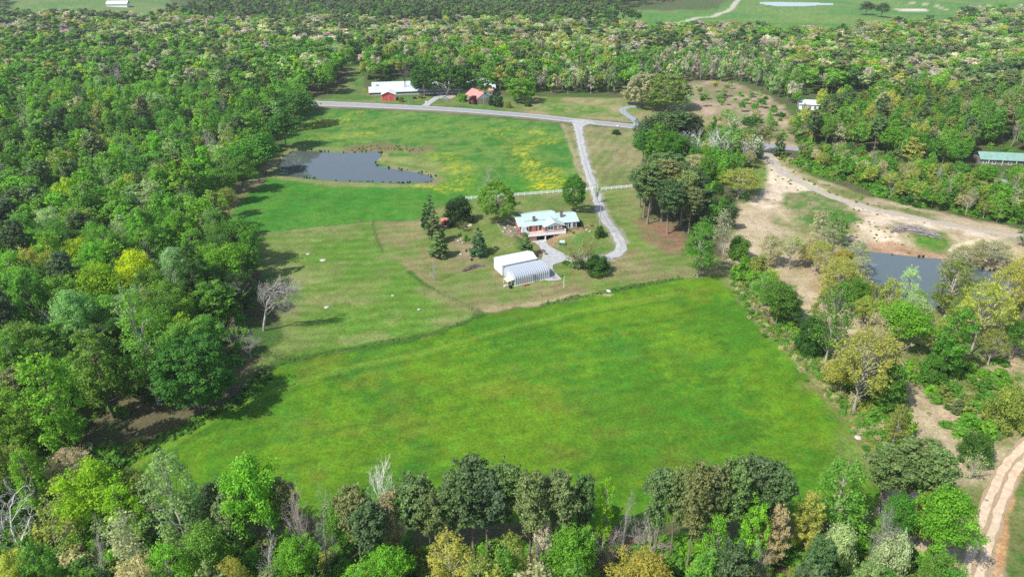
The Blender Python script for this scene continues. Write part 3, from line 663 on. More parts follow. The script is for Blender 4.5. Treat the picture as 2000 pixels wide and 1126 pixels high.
# foliage colours (albedo)
COLS = dict(
    bright=(.19, .40, .035), green=(.125, .30, .036), mid=(.17, .345, .05), dark=(.070, .18, .028), deep=(.034, .085, .024), lime=(.28, .45, .02), yellow=(.50, .52, .015),
    olive=(.25, .31, .065), oak=(.40, .43, .085), tan=(.43, .42, .22), pale=(.43, .50, .24), cream=(.62, .60, .44), beige=(.46, .43, .33), rose=(.44, .37, .33),
    pine=(.125, .205, .062), pined=(.085, .150, .052), pineo=(.180, .225, .075), blue=(.085, .155, .070), silver=(.28, .42, .16), red=(.12, .03, .04), rust=(.27, .25, .09))
COLS = {k: tuple(c * 1.08 for c in v) for k, v in COLS.items()}
BARE = dict(beige=(.40, .37, .34), rose=(.46, .38, .35), cream=(.78, .75, .70), silver=(.62, .61, .57), dark=(.13, .12, .11), green=(.38, .34, .30))
WORDS = dict(bright="bright green", green="green", mid="mid green", dark="dark green", deep="deep green", lime="lime green", yellow="yellow", olive="olive green", oak="yellow-green", tan="tan",
    pale="pale green", cream="cream", beige="beige", rose="pinkish grey", pine="green", pined="dark green", pineo="olive green", blue="blue-green", silver="silvery green", red="dark red", rust="rusty")
KNAME = dict(globe='broadleaf_tree', round="broadleaf_tree", oval="broadleaf_tree", sparse="broadleaf_tree", pine="pine_tree", oak="oak_tree", dome="broadleaf_tree", cedar="cedar_tree", shrub="shrub", thin="broadleaf_tree", bare="bare_tree", barelean="bare_tree", budding="budding_tree")
KCAT = dict(broadleaf_tree="tree", pine_tree="pine tree", oak_tree="oak tree", cedar_tree="cedar", shrub="shrub", bare_tree="tree", budding_tree="tree", magnolia_tree="tree")
KH = dict(dome=6.0, cedar=10.0, shrub=3.0, thin=9.0, barelean=16.0)
R = random.Random(7)
PLACED = []      # (x, y, radius)
def put(kind, col, x, y, h, r, lod, label, group, rz=None, name=None, tilt=0.0):
    lst = KINDS[kind][lod] or KINDS[kind][0]
    tm, cm, cb, r0 = lst[R.randrange(len(lst))]
    h0 = KH.get(kind, H0); c = COLS[col]; j = [R.uniform(.9, 1.1) for _ in range(3)]
    col4 = (c[0] * j[0], c[1] * j[1], c[2] * j[2], 1)
    sc = (r / r0, r / r0, h / h0); z = T(x, y) - .12
    rz = R.uniform(0, 6.28) if rz is None else rz
    nm = name or KNAME[kind]
    if lod == 2 and cb is not None:
        o = link(bpy.data.objects.new(nm, cb)); o.location = (x, y, z); o.rotation_euler = (0, 0, rz); o.scale = sc; o.color = col4
        tag(o, label, KCAT[nm], group)
    elif cm is None:
        o = link(bpy.data.objects.new(nm, tm)); o.location = (x, y, z); o.rotation_euler = (tilt, 0, rz); o.scale = sc; o.color = (*BARE.get(col, BARE['beige']), 1)
        tag(o, label, KCAT[nm], group)
    else:
        o = thing(nm, label, KCAT[nm], (x, y, z), rz, group); o.scale = sc; o.rotation_euler = (tilt * R.uniform(-1, 1), tilt * R.uniform(-1, 1), rz)
        tk = link(bpy.data.objects.new("trunk", tm), o); tk.color = (.33, .30, .26, 1); q = link(bpy.data.objects.new("crown", cm), o); q.color = col4
    return o
LANDM = []       # (x, y, phrase)
def hero(kind, col, px, py, top, w, label, short=None, group=None, rz=None, name=None, front=0.0):
    g = P(px, py); h = height_for(g, top, px); dep = project(g[0], g[1], g[2] + h * .6)[2]; r = w / 2 * dep / FPX
    d = math.hypot(g[0], g[1])
    put(kind, col, g[0], g[1], h, r, 0 if d < 330 else 1, label, group, rz, name)
    PLACED.append((g[0], g[1], r * .8))
    if short: LANDM.append((g[0], g[1], short))
    return g
# --- yard trees round the house
hero('globe', 'mid', 970, 437, 345, 80, "big round olive-green yard tree touching the white fence behind the brick house", "the big round yard tree")
hero('globe', 'green', 1119, 413, 338, 54, "tall dense dark green yard tree beside the driveway behind the house's far end", "the yard tree by the driveway")
hero('dome', 'deep', 897, 436, 377, 66, "broad dark magnolia with foliage to the ground, beside the red play house", name="magnolia_tree")
hero('cedar', 'pined', 842, 452, 375, 38, "tallest dark cedar of the yard row, next to the upper field")
hero('cedar', 'deep', 832, 447, 392, 26, "narrow dark cedar behind the tallest cedar of the yard row")
hero('cedar', 'pineo', 850, 474, 402, 46, "brownish green cedar, second from the camera in the yard row")
hero('cedar', 'pine', 857, 503, 447, 52, "squat cedar nearest the garage end of the yard row")
hero('cedar', 'blue', 935, 498, 437, 46, "blue-green conical tree alone between the rock beds and the white garage")
hero('cedar', 'pine', 1026, 500, 449, 44, "dark conical evergreen standing between the white garage and the brick house")
hero('dome', 'dark', 1166, 533, 498, 62, "big round clipped dark green bush inside the driveway bend")
KINDS['thin'][0] and hero('thin', 'olive', 1130, 524, 468, 96, "wide many-stemmed shrub barely in leaf, beside the round clipped bush")
hero('bare', 'beige', 958, 402, 322, 62, "tall leafless grey tree beyond the white fence")
hero('thin', 'rust', 905, 452, 431, 26, "small reddish ornamental tree beside the rock beds")
hero('bare', 'beige', 848, 548, 500, 24, "slim leafless sapling on the mowed slope below the cedars")
hero('bare', 'beige', 904, 436, 404, 14, "small leafless tree against the dark magnolia")
hero('dome', 'deep', 1204, 262, 252, 20, "small dark evergreen mound beside the driveway mouth", name="shrub")
hero('thin', 'green', 1165, 396, 356, 18, "thin young tree beside the driveway at the white fence")
# --- tall pines on the mulch bank
PG = "tall pines on the mulch bank"
for i, (px, py, top, w, lab) in enumerate([(1264,437,318,62,"tall pine with pale bare trunk at the lawn edge of the mulch bank"),(1257,424,330,58,"pine at the driveway end of the mulch bank"),(1273,402,305,60,"pine at the back of the mulch bank nearest the white fence end"),(1292,432,312,62,"straight pine in the middle of the mulch bank"),
    (1318,424,318,62,"pine at the far side of the mulch bank beside the yellow-green oak"),(1303,457,352,58,"lowest standing pine on the reddish mulch bank, its trunk fully in view"),(1290,405,298,60,"tall pine standing second row back on the mulch bank"),(1330,440,335,60,"leaning-crowned pine at the gravel track side of the mulch bank"),(1310,395,300,60,"pine crown highest above the mulch bank"),(1345,420,330,56,"outermost pine of the bank, next to the bright multi-stem tree"),(1250,405,330,52,"smaller pine leaning over the driveway lawn"),(1345,455,368,50,"short dense pine low on the bank behind the bright multi-stem tree")]):
    hero('pine', ('pine', 'pined', 'pine', 'pineo')[i % 4], px, py, top, w * 1.08, lab, "the mulch-bank pines" if i == 4 else None, PG)
# --- evergreens by the road end of the lawn
EG = "dense evergreens where the mowed strip meets the road"
for i, (px, py, top, w, col, k, lab) in enumerate([(1262,300,222,50,'pined','round',"rounded dark evergreen closest to the road junction"),(1288,300,212,54,'pine','round',"tall dark evergreen touching the road behind the mowed strip"),(1315,296,214,52,'pined','pine',"dark pine in the evergreen clump beside the road"),(1345,290,216,50,'pined','round',"outer dark evergreen of the roadside clump"),
    (1255,318,250,44,'dark','round',"dark bushy tree on the mowed strip's edge"),(1278,326,240,50,'green','oval',"mid green tree in front of the evergreen clump"),(1305,330,250,54,'green','round',"full green tree between the evergreens and the mulch-bank pines"),(1335,326,262,50,'dark','round',"dark green tree behind the small yellowish oak")]):
    hero(k, col, px, py, top, w * 1.12, lab, "the roadside evergreens" if i == 1 else None, EG)
hero('sparse', 'green', 1362, 540, 432, 76, "bright multi-stemmed tree with white trunk at the near corner of the lawn", "the white-trunked lawn tree")
hero('oak', 'oak', 1440, 388, 325, 86, "wide yellow-green oak beside the sandy clearing", "the yellow-green oak")
hero('oak', 'oak', 1462, 378, 334, 50, "smaller yellow-green oak leaning over the sandy clearing")
hero('round', 'tan', 1357, 346, 296, 56, "small rounded yellowish-tan oak behind the mulch-bank pines")
hero('budding', 'pale', 1412, 508, 408, 58, "pale thin-leaved tree on two slim white trunks at the lawn corner")
hero('shrub', 'green', 1440, 506, 452, 44, "tall dense green thicket beside the pale two-trunk tree")
hero('shrub', 'bright', 1450, 545, 500, 46, "bright green thicket at the top corner of the big field")
for i, (px, py, top, w, c, k, lab) in enumerate([(1352,325,245,50,'silver','bare',"leafless white-limbed tree behind the evergreen clump"),(1392,330,242,64,'silver','bare',"spreading leafless white-limbed tree above the green thicket"),(1420,316,246,60,'mid','thin',"barely leafing spreading tree behind the yellow-green oak"),(1460,320,262,56,'beige','thin',"brownish budding tree beside the gravel track's start"),(1488,300,238,52,'rust','budding',"dark-trunked oak in new rusty leaf at the track junction"),(1520,305,252,30,'pined','cedar',"narrow dark cedar at the mouth of the gravel track"),
    (1432,262,218,60,'silver','thin',"silvery budding tree in front of the bare clearing"),(1465,264,222,46,'dark','round',"dark evergreen beside the silvery budding tree")]):
    hero(k, c, px, py, top, w, lab)
hero('globe', 'olive', 1298, 214, 140, 96, "very large spreading olive-green willow beside the side lane", "the large willow")
hero('globe', 'pale', 1252, 212, 137, 66, "large pale yellow-green willow touching the spreading olive one")
hero('oval', 'tan', 1228, 205, 160, 34, "small tan-leaved tree at the side lane's end")
hero('sparse', 'pale', 1335, 216, 168, 40, "small pale tree at the edge of the brown clearing")
hero('globe', 'bright', 1018, 200, 148, 62, "broad bright green tree above the lawn across the road", "the broad tree across the road")
hero('dome', 'dark', 1032, 208, 194, 16, "small dark bush on the lawn across the road", name="shrub")
# farmyard
for k, c, px, py, top, w, lab in [('bare','dark',792,183,118,36,"tall dark-trunked tree in front of the long white-roofed barns"),('globe','dark',826,186,122,52,"dark green tree between the barns and the farm driveway"),('globe','dark',898,186,124,60,"dark green tree shading the farm driveway's end"),('bare','silver',872,186,146,60,"grey leafless tree over the farm driveway"),
    ('globe','green',850,184,126,54,"green tree between the farm's grey leafless tree and the barns"),('globe','dark',880,180,126,58,"dark tree rising behind the farm's grey leafless tree"),('globe','mid',918,180,134,40,"mid green tree between the barn and the farmhouse roof"),
    ('oval','pined',818,182,130,30,"narrow dark tree behind the farm bushes"),('dome','mid',902,198,180,26,"round green bush beside the red roofed farmhouse"),('dome','olive',823,192,183,16,"round olive bush on the farm lawn"),('dome','deep',810,193,188,10,"small dark bush on the farm lawn"),('dome','rust',784,199,187,12,"brownish conical bush beside the red shed"),
    ('dome','red',925,203,184,20,"dark red-leaved small tree in front of the farmhouse"),('cedar','deep',973,208,172,28,"dark cedar behind the roadside pole"),('dome','olive',992,210,196,20,"olive bush on the verge across the road"),('cedar','deep',960,205,178,18,"small dark cedar beside the roadside pole"),('oval','green',942,186,140,36,"green tree behind the red roofed farmhouse"),('round','bright',640,184,118,44,"bright green tree at the end of the farm meadow"),('sparse','mid',737,182,164,14,"small tree against the long barn roof")]:
    hero(k, c, px, py, top, w, lab, name="shrub" if k == 'dome' and py - top < 20 else None)
LANDM.append((*P(758, 195)[:2], "the red shed")); LANDM.append((*P(1068, 455)[:2], "the brick house"))
# --- field's far hedge, right
HG = "trees along the big field's outer hedge"
HR = [(1515,632,545,86,'green','round',"dense green tree with dead white limbs where the hedge starts"),(1490,596,530,60,'mid','sparse',"loose green tree at the top of the field hedge"),(1540,640,575,50,'dark','round',"low dark tree tangled in the field hedge"),(1612,706,548,88,'green','sparse',"tall tree with a twisted white trunk in the field hedge"),
 (1575,690,610,60,'dark','dome',"dark tangle at the foot of the white-trunked hedge tree"),(1668,800,632,140,'oak','oak',"largest golden-green oak leaning over the field hedge"),(1640,770,690,80,'oak','round',"smaller golden oak low in the field hedge"),(1700,800,712,70,'oak','round',"golden-leaved tree below the largest hedge oak"),(1720,810,700,70,'green','oval',"green tree behind the largest hedge oak"),
 (1752,690,586,104,'bright','round',"bright green rounded tree near the east pond"),(1838,742,598,76,'green','oval',"tall dark green column-like tree on the dirt bank"),(1815,745,690,60,'green','dome',"dark green skirt of foliage below the column-like tree"),(1895,690,540,96,'oak','oak',"broad yellow-green oak standing below the east pond"),
 (1936,664,500,80,'oak','oak',"yellow-green oak at the picture's pond edge corner"),(1845,620,508,98,'olive','sparse',"dark olive tree reflected in the east pond"),(1756,622,518,50,'pale','sparse',"pale green tree in front of the pond water"),(1722,640,540,56,'oak','sparse',"thin yellow-green tree on the near pond bank"),(1775,650,570,60,'pale','round',"pale yellow-topped tree beside the bright green rounded tree"),
 (1625,602,500,84,'oak','oak',"yellow-green oak on the near bank of the east pond"),(1540,526,452,50,'tan','oak',"slim tan oak on the sandy ground"),(1575,520,462,46,'tan','sparse',"thin tan tree next to the slim tan oak"),(1500,520,458,60,'tan','sparse',"tan-leaved tree beside the hedge corner"),(1640,540,484,56,'oak','round',"rounded yellow-green tree at the pond corner"),
 (1670,560,500,60,'tan','sparse',"thin tan tree overhanging the pond corner"),(1930,520,470,90,'tan','oak',"tan oak in front of the sand mound"),(1880,530,478,70,'tan','oak',"tan oak between the pond and sand mound"),(1985,600,485,90,'oak','oak',"yellow-green oak past the pond's end"),(1850,560,490,60,'tan','sparse',"bare-looking tan tree on the pond's far bank"),
 (1595,660,560,56,'olive','sparse',"olive tree behind the white-trunked hedge tree"),(1690,720,610,70,'tan','sparse',"half-leafed tan tree behind the golden oak"),(1900,900,838,72,'dark','dome',"compact round dark green tree beside the dirt track"),(1955,838,748,86,'olive','dome',"wide low olive tree above the dirt track"),(1868,806,768,32,'pine','cedar',"small lone pine on the dirt bank"),
 (1895,935,890,50,'tan','thin',"small yellowish tree under the compact dark tree"),(1948,862,840,18,'green','thin',"tiny thin pine beside the dirt track"),(1755,852,800,60,'bright','shrub',"bright low bushes at the field hedge's end"),(1735,800,745,60,'mid','shrub',"green thicket behind the golden hedge tree"),(1800,890,830,50,'tan','thin',"thin tan sapling among the hedge end bushes")]
for i, (px, py, top, w, c, k, lab) in enumerate(HR):
    hero(k, c, px, py, top, w, lab, {3: "the twisted white-trunked tree", 5: "the largest golden oak", 10: "the column-like tree", 30: "the compact dark tree", 0: "the hedge corner tree"}.get(i))
# --- bottom row
BR = [(1755,1010,862,100,'pine','pine',"broad dark pine on a pale leaning trunk beside the field's lower corner"),(1790,1030,880,80,'pine','pine',"second broad pine behind the pale leaning trunk"),(1715,1000,880,70,'pine','pine',"pine at the field's lower corner"),(1815,1115,945,104,'bright','round',"bright green tree next to the dirt track's lower end"),(1620,1045,893,108,'mid','sparse',"airy green tree with dead white top at the field's lower corner"),
 (1690,1110,965,60,'beige','bare',"leafless grey tree in the lower strip under the broad pines"),(1625,1120,1020,74,'pale','dome',"whitish-green bushy tree low in the strip"),(1725,1140,1035,80,'pale','dome',"second whitish-green bush tree nearer the dirt track"),(1560,1090,960,56,'oak','oval',"yellowish small tree between the two clumps of pines"),(1500,1120,985,50,'tan','oval',"tan small tree under the pines"),
 (1440,1085,893,84,'pined','pine',"crown-heavy dark pine, highest in the lower strip"),(1480,1090,905,62,'pined','pine',"dark pine on the dirt track side of the highest pine"),(1405,1100,900,56,'pine','pine',"pine just beside the highest pine"),(1375,1108,908,50,'pineo','pine',"olive pine in the middle of the lower pine row"),(1340,1118,908,56,'pineo','pine',"pine with thick pale trunk in full view"),(1308,1100,915,48,'pineo','pine',"brownish pine beside the pale-trunked one"),(1275,1095,914,56,'pine','pine',"pine at the gap in the lower row"),
 (1175,1080,925,46,'lime','sparse',"slender lime green tree between two groups of pines"),(1135,1090,928,46,'pine','pine',"pine next to the slender lime tree"),(1090,1105,925,56,'pineo','pine',"greyish olive pine third from the lime tree"),(1035,1110,921,58,'pineo','pine',"straight-trunked pine above a pinkish bare patch"),(985,1085,908,62,'pine','pine',"rounded pine beside the dark tall pines"),(925,1085,902,80,'pined','pine',"dark wide-crowned pine highest in the middle of the strip"),(955,1095,925,66,'blue','pine',"bluish pine in front of the dark wide-crowned one"),(895,1095,930,60,'pine','pine',"pine on the pond side of the dark wide-crowned one"),
 (820,1085,930,70,'pine','pine',"pine behind the white dead tree"),(845,1100,960,56,'pineo','pine',"lower olive pine near the white dead tree"),(705,1110,950,56,'pineo','pine',"olive pine between two leafless trees"),(760,1040,900,62,'cream','bare',"white leafless dead tree standing against the field"),(648,1125,925,52,'beige','bare',"grey leafless tree beside the olive pine"),(618,1135,945,60,'rose','bare',"brownish leafless tree next to the grey one"),(575,1080,938,50,'rust','pine',"rusty brown-green pine beside the bright poplar"),
 (1215,1080,952,36,'beige','bare',"slim white leafless tree near the lime tree"),(1240,1078,990,50,'beige','bare',"low white leafless tree with broken limbs"),(1265,1090,990,60,'beige','bare',"spreading white leafless tree in the gap"),(1190,1120,1010,60,'rose','bare',"reddish leafless thicket tree"),
 (1112,1165,1018,92,'bright','round',"dense bright green tree low in the strip's middle"),(1060,1120,1003,40,'cream','oval',"cream blossoming small tree beside the dense bright tree"),(1385,1135,1000,60,'bright','sparse',"bright green young tree under the pale-trunked pine"),(1455,1120,975,60,'bright','oval',"bright green slender tree under the highest pine"),(1250,1180,1078,110,'oak','round',"golden green crown at the strip's lower edge"),
 (520,1095,874,112,'bright','round',"tall bright green poplar standing out into the field",),(375,1105,884,110,'silver','sparse',"tall silvery green poplar at the field's corner"),(215,1060,888,110,'lime','round',"lime green spreading tree at the field's tip"),(165,1060,935,60,'lime','sparse',"thin lime tree beside the spreading lime one"),(270,1085,935,76,'lime','sparse',"sparse lime tree between the lime and silvery trees"),(482,1110,960,64,'pineo','pine',"brownish pine under the bright poplar"),
 (45,1085,935,84,'cream','bare',"white forked dead tree near the lower picture corner"),(120,1100,960,90,'olive','budding',"olive brown budding tree beside the forked dead tree"),(290,1140,1000,90,'tan','budding',"tan budding thicket tree under the silvery poplar"),(540,1140,1020,44,'silver','bare',"grey-limbed small tree below the bright poplar"),(590,1160,1040,76,'bright','round',"vivid green low tree beside the brownish leafless tree"),(765,1170,1060,80,'bright','round',"vivid green low tree under the white dead tree"),(880,1165,1040,90,'oak','sparse',"yellowish low tree among the middle pines"),(1000,1160,1040,70,'olive','sparse',"olive low tree below the rounded pine"),(420,1150,1020,90,'mid','round',"mid green low tree near the silvery poplar")]
for i, row in enumerate(BR):
    px, py, top, w, c, k, lab = row
    hero(k, c, px, py, top, w * (R.uniform(1.05, 1.35) if k == 'pine' else 1.35 if k == 'bare' else 1.12), lab, {0: "the broad leaning pine", 10: "the highest pine", 14: "the thick pale-trunked pine", 22: "the dark wide-crowned pine", 28: "the white dead tree", 41: "the bright poplar", 42: "the silvery poplar", 43: "the spreading lime tree", 17: "the slender lime tree"}.get(i))
# --- left wood marks
LW = [(392,800,655,150,'dark','globe',"huge dense green tree with foliage to the ground at the field's edge","the huge dense edge tree"),(515,645,528,160,'beige','barelean',"leafless grey tree leaning out over the mowed meadow","the leaning leafless tree"),(285,600,478,74,'yellow','round',"bright yellow-leaved tree rising from the wood","the yellow tree"),(215,640,505,90,'lime','round',"lime yellow tree just below the bright yellow one","the lime wood tree"),(445,580,468,100,'bright','round',"bright rounded tree above the meadow's end",None),(470,520,420,80,'green','round',"dark rounded tree pushing into the meadow corner",None),(498,545,440,40,'green','oval',"narrow green tree at the meadow corner",None),
 (312,440,350,56,'pale','oval',"pale yellow-green cone-shaped tree in the wood","the pale cone-shaped tree"),(372,432,345,58,'beige','bare',"white-limbed leafless tree behind the pale cone-shaped tree",None),(346,490,425,42,'cream','round',"cream blossoming tree in the wood near the meadow","the cream blossoming tree"),(268,420,338,34,'oak','oval',"golden slim tree beside the pale cone-shaped one",None),(222,815,640,100,'mid','oval',"tall poplar with dark bare trunk at the wood's lower edge","the dark-trunked poplar"),(143,905,690,100,'bright','oval',"bright poplar whose pale trunk stands in the undergrowth","the pale-footed poplar"),(310,790,560,90,'mid','sparse',"tall slim tree showing its trunk inside the wood's edge",None),(66,905,760,90,'bright','oval',"bright slender tree at the picture's lower corner wood",None),(375,560,508,60,'bright','oval',"bright oval tree standing free inside the wood",None),(430,640,545,90,'green','oval',"tall green tree just before the leaning leafless tree",None),(455,680,615,60,'rose','bare',"brownish leafless tree behind the huge dense edge tree",None),(490,700,640,66,'beige','bare',"twiggy grey tree between the leaning one and huge dense one",None),(130,690,585,70,'silver','bare',"fan-shaped white leafless tree inside the wood",None),(110,560,500,50,'beige','bare',"leafless white tree deep in the wood",None),
 (480,375,300,60,'green','round',"green tree at the wood edge by the pond",None),(520,340,255,60,'green','round',"mid green tree at the pond corner of the wood",None),(560,290,215,66,'dark','round',"dark green tree at the wood edge above the pond","the dark pond-edge tree"),(585,250,172,70,'dark','round',"dark tree at the wood edge next to the yellow flowers",None),(580,225,160,60,'green','round',"large tree where the wood meets the road","the road corner tree"),(440,400,320,56,'mid','round',"rounded green tree beside the bare strip",None),(450,425,360,40,'bare' and 'olive','round',"low olive tree beside the bare dirt strip",None),(80,240,180,26,'pale','round',"pale yellow-topped tree deep in the wood",None),(155,250,190,30,'pale','round',"pale green-white tree deep in the wood, beside a dark gap","the pale tree by the dark gap")]
for px, py, top, w, c, k, lab, sh in LW:
    hero(k, c, px, py, top, w * (1.0 if k.startswith('bare') else 1.1), lab, sh, rz=0.0 if k == 'barelean' else None)
# --- far marks
for px, py, top, w, c, k, lab in [(1690,22,2,30,'pined','round',"dark round tree at the far green field's edge"),(1720,26,4,32,'pined','round',"second dark tree at the far green field's edge"),(615 + 1000,24,-2,20,'beige','bare',"bare tree by the far pale road")][:2]:
    hero(k, c, px, py + 8, top, w, lab)

# ------------------------------------------------------------------ TREES: woods
def inside(x, y, poly): return float(sdist(np.array([x]), np.array([y]), poly)[0]) < 0
MIXL = dict(round=.32, oval=.28, sparse=.22, pine=.06, oak=.03, bare=.09)
MIXN = dict(round=.52, oval=.10, sparse=.08, pine=.07, oak=.18, bare=.05)
CW = {
 'left': dict(bright=6, green=5, mid=6, dark=2.6, lime=.7, olive=1.2, pale=.35, tan=.35, silver=.8, cream=.12),
 'leftfar': dict(bright=4, green=6, mid=5, dark=4, olive=2, pale=.8, lime=.5, tan=.5, beige=.4),
 'far': dict(green=4, mid=5, bright=3.5, dark=1, olive=2.5, pale=2.8, tan=2.6, beige=3, rose=1.0, oak=.8, cream=.7),
 'farright': dict(green=4, mid=5, bright=4, olive=2.5, pale=2.4, tan=1.6, beige=2.2, oak=1.2, rose=.6, dark=1.0, cream=.4),
 'farfirst': dict(rose=1.6, beige=2.2, tan=1.2, mid=4, green=4, bright=2, pale=2, silver=1),
 'right': dict(mid=4, green=4, bright=3, olive=3, oak=2, tan=1, dark=1.5, lime=.4),
 'dark': dict(dark=4, green=2, pined=3, deep=1),
 'thick': dict(mid=4, green=3, bright=4, olive=3, oak=1.5, tan=1),
 'bottom': dict(bright=3, mid=3, green=3, oak=2, olive=3, tan=1.6, pale=.8, silver=.8, rust=.6),
 'pinebelt': dict(pined=3, pine=3, dark=2, mid=3, green=3),
}
# (polygon in photo pixels of where trunks stand, spacing m, height range, crown radius range, mix, colours, where-words)
WOODS = [
 ([(-700,1000),(120,905),(215,825),(300,790),(385,765),(440,745),(480,700),(495,650),(468,600),(450,540),(452,490),(430,450),(395,432),(430,385),(480,345),(520,300),(560,245),(585,212),(560,204),(300,200),(-300,230),(-900,300)], 7.4, (14, 21), (4.2, 6.4), MIXL, 'left', "the wood"),
 ([(-500,195),(300,180),(560,193),(640,188),(655,165),(675,145),(640,110),(300,100),(-500,120)], 8.4, (13, 20), (5.0, 7.2), MIXL, 'leftfar', "the wood beyond the road"),
 ([(705,160),(730,165),(780,160),(900,162),(945,180),(1010,188),(1050,176),(1200,182),(1240,178),(1250,140),(1150,118),(700,110),(650,112)], 7.4, (12, 19), (3.8, 5.8), MIXN, 'leftfar', "the trees behind the farm"),
 ([(1030,180),(1090,186),(1180,184),(1320,165),(1380,160),(1430,160),(1490,175),(1560,215),(1570,190),(1500,120),(1040,125)], 5.6, (12, 17), (2.4, 3.6), dict(sparse=.35, oval=.25, bare=.12, pine=.06, round=.22), 'farfirst', "the thin trees behind the clearing"),
 ([(-900,118),(300,98),(640,108),(1030,122),(1500,118),(1560,180),(1640,200),(2900,240),(3000,150),(1850,64),(1640,80),(1400,74),(1200,70),(1130,62),(640,52),(420,60),(330,46),(200,52),(20,46),(-60,20),(-900,20)], 9.0, (14.5, 18.5), (5.4, 7.8), MIXN, 'far', "the far woods"),
 ([(330,44),(450,24),(650,26),(700,20),(900,22),(1140,30),(1180,36),(1250,48),(1130,58),(900,50),(640,48),(430,54)], 9, (15, 21), (4.2, 6), dict(pine=.5, round=.5), 'pinebelt', "the dark pine belt"),
 ([(330,-2),(640,14),(700,18),(900,20),(1140,28),(1200,18),(1430,-14),(-900,-14),(-900,14),(0,18),(20,-8)], 14, (14, 20), (5, 8), dict(pine=.5, round=.5), 'pinebelt', "the furthest woods"),
 ([(1430,-16),(3500,-18),(3500,30),(2150,26),(1890,34),(1860,50),(1950,90),(3500,140),(3500,-16),(2100,-12)], 13, (14, 19), (5, 8), MIXN, 'far', "the furthest woods"),
 ([(1535,278),(1600,245),(1580,200),(1640,190),(2900,235),(2900,420),(2200,380),(1990,352),(1930,343),(1850,332),(1720,312),(1600,290)], 6.8, (12, 19), (3.4, 5.4), dict(round=.42, oval=.2, sparse=.14, pine=.12, oak=.08, bare=.04), 'right', "the wood across the road"),
 ([(1555,305),(1600,306),(1720,326),(1800,340),(1900,354),(2060,380),(2400,420),(2400,500),(2050,445),(1960,440),(1850,415),(1760,400),(1690,375),(1640,345),(1570,330)], 4.4, (6.0, 11.5), (2.3, 3.8), dict(round=.40, oval=.15, sparse=.15, oak=.14, bare=.06, pine=.02, shrub=.08), 'thick', "the thicket between road and gravel track"),
 ([(1970,462),(2300,500),(2400,640),(2100,640),(2010,560),(1990,500)], 8, (12, 17), (3.4, 5), dict(oak=.5, round=.3, sparse=.2), 'right', "the trees past the east pond"),
 ([(1348,300),(1390,270),(1460,270),(1485,305),(1478,330),(1440,330),(1430,365),(1385,372),(1345,345)], 5.0, (8, 14), (2.6, 4.2), dict(round=.5, sparse=.25, bare=.15, oval=.1), 'right', "the grove by the track junction"),
 ([(1335,380),(1400,395),(1430,420),(1425,450),(1400,480),(1370,500),(1345,470)], 6.0, (7, 12), (2.6, 3.8), dict(round=.6, sparse=.4), 'dark', "the grove below the oak"),
 ([(1450,560),(1478,575),(1540,650),(1600,700),(1660,770),(1720,850),(1735,900),(1765,880),(1720,800),(1660,740),(1590,670),(1520,600),(1470,545)], 4.6, (6, 12.5), (2.3, 3.9), dict(round=.46, sparse=.26, shrub=.18, bare=.1), 'thick', "the field hedge"),
 ([(1560,560),(1700,600),(1900,640),(2100,640),(2100,700),(1900,720),(1750,700),(1640,650)], 10, (10, 15), (3.2, 4.6), dict(oak=.5, sparse=.3, round=.2), 'right', "the scattered trees below the east pond"),
 ([(1350,175),(1420,170),(1500,190),(1560,235),(1600,285),(1570,290),(1500,262),(1420,235),(1360,215)], 15, (4, 9), (1.8, 3.4), dict(round=.5, sparse=.4, pine=.1), 'thick', "the scattered young trees of the clearing"),
 ([(1560,490),(1660,470),(1690,560),(1740,605),(1700,640),(1610,600)], 9, (9, 14), (3, 4.6), dict(oak=.5, sparse=.5), 'right', "the trees on the pond's near bank"),
 ([(-500,1010),(120,925),(200,1010),(400,1040),(700,1052),(1100,1060),(1600,1050),(1740,1010),(1840,1090),(1850,1350),(-500,1350)], 6.6, (10, 17), (2.8, 4.4), dict(round=.26, oval=.24, sparse=.22, pine=.15, bare=.09, oak=.04), 'bottom', "the lower strip of trees"),
]
CLEAR = []
for nm, pts in (("barns", [(600,200),(705,200),(705,160),(735,160),(950,152),(960,170),(950,210),(600,212)]), ("gap", [(640,192),(672,192),(715,145),(712,118),(690,120),(668,160)]), ("house", [(1556,217),(1712,224),(1712,192),(1556,188)]), ("house2", [(1890,338),(2010,350),(2004,296),(1895,290)])):
    CLEAR.append(PP(pts))
roadline = rc
FOREST = []      # (x, y, kind, col, h, r, where)
RW = random.Random(11)
def pick(d):
    t = RW.uniform(0, sum(d.values()))
    for k, w in d.items():
        t -= w
        if t <= 0: return k
    return k
grid = {}
def near(x, y, r):
    gx, gy = int(x // 12), int(y // 12)
    for i in (-1, 0, 1):
        for j in (-1, 0, 1):
            for (a, b, q) in grid.get((gx + i, gy + j), ()):
                if (a - x) ** 2 + (b - y) ** 2 < (r + q) ** 2: return True
    return False
def gadd(x, y, q): grid.setdefault((int(x // 12), int(y // 12)), []).append((x, y, q))
for x, y, q in PLACED: gadd(x, y, min(q, 4.5))
trackline = catmull(PP([(1494,284),(1500,300),(1512,320),(1530,336),(1560,354),(1600,374),(1650,393),(1700,407),(1760,419),(1830,434),(1900,447),(1960,457),(2040,470),(2150,490)]), 3)
dtl = catmull(PP(TR), 3)
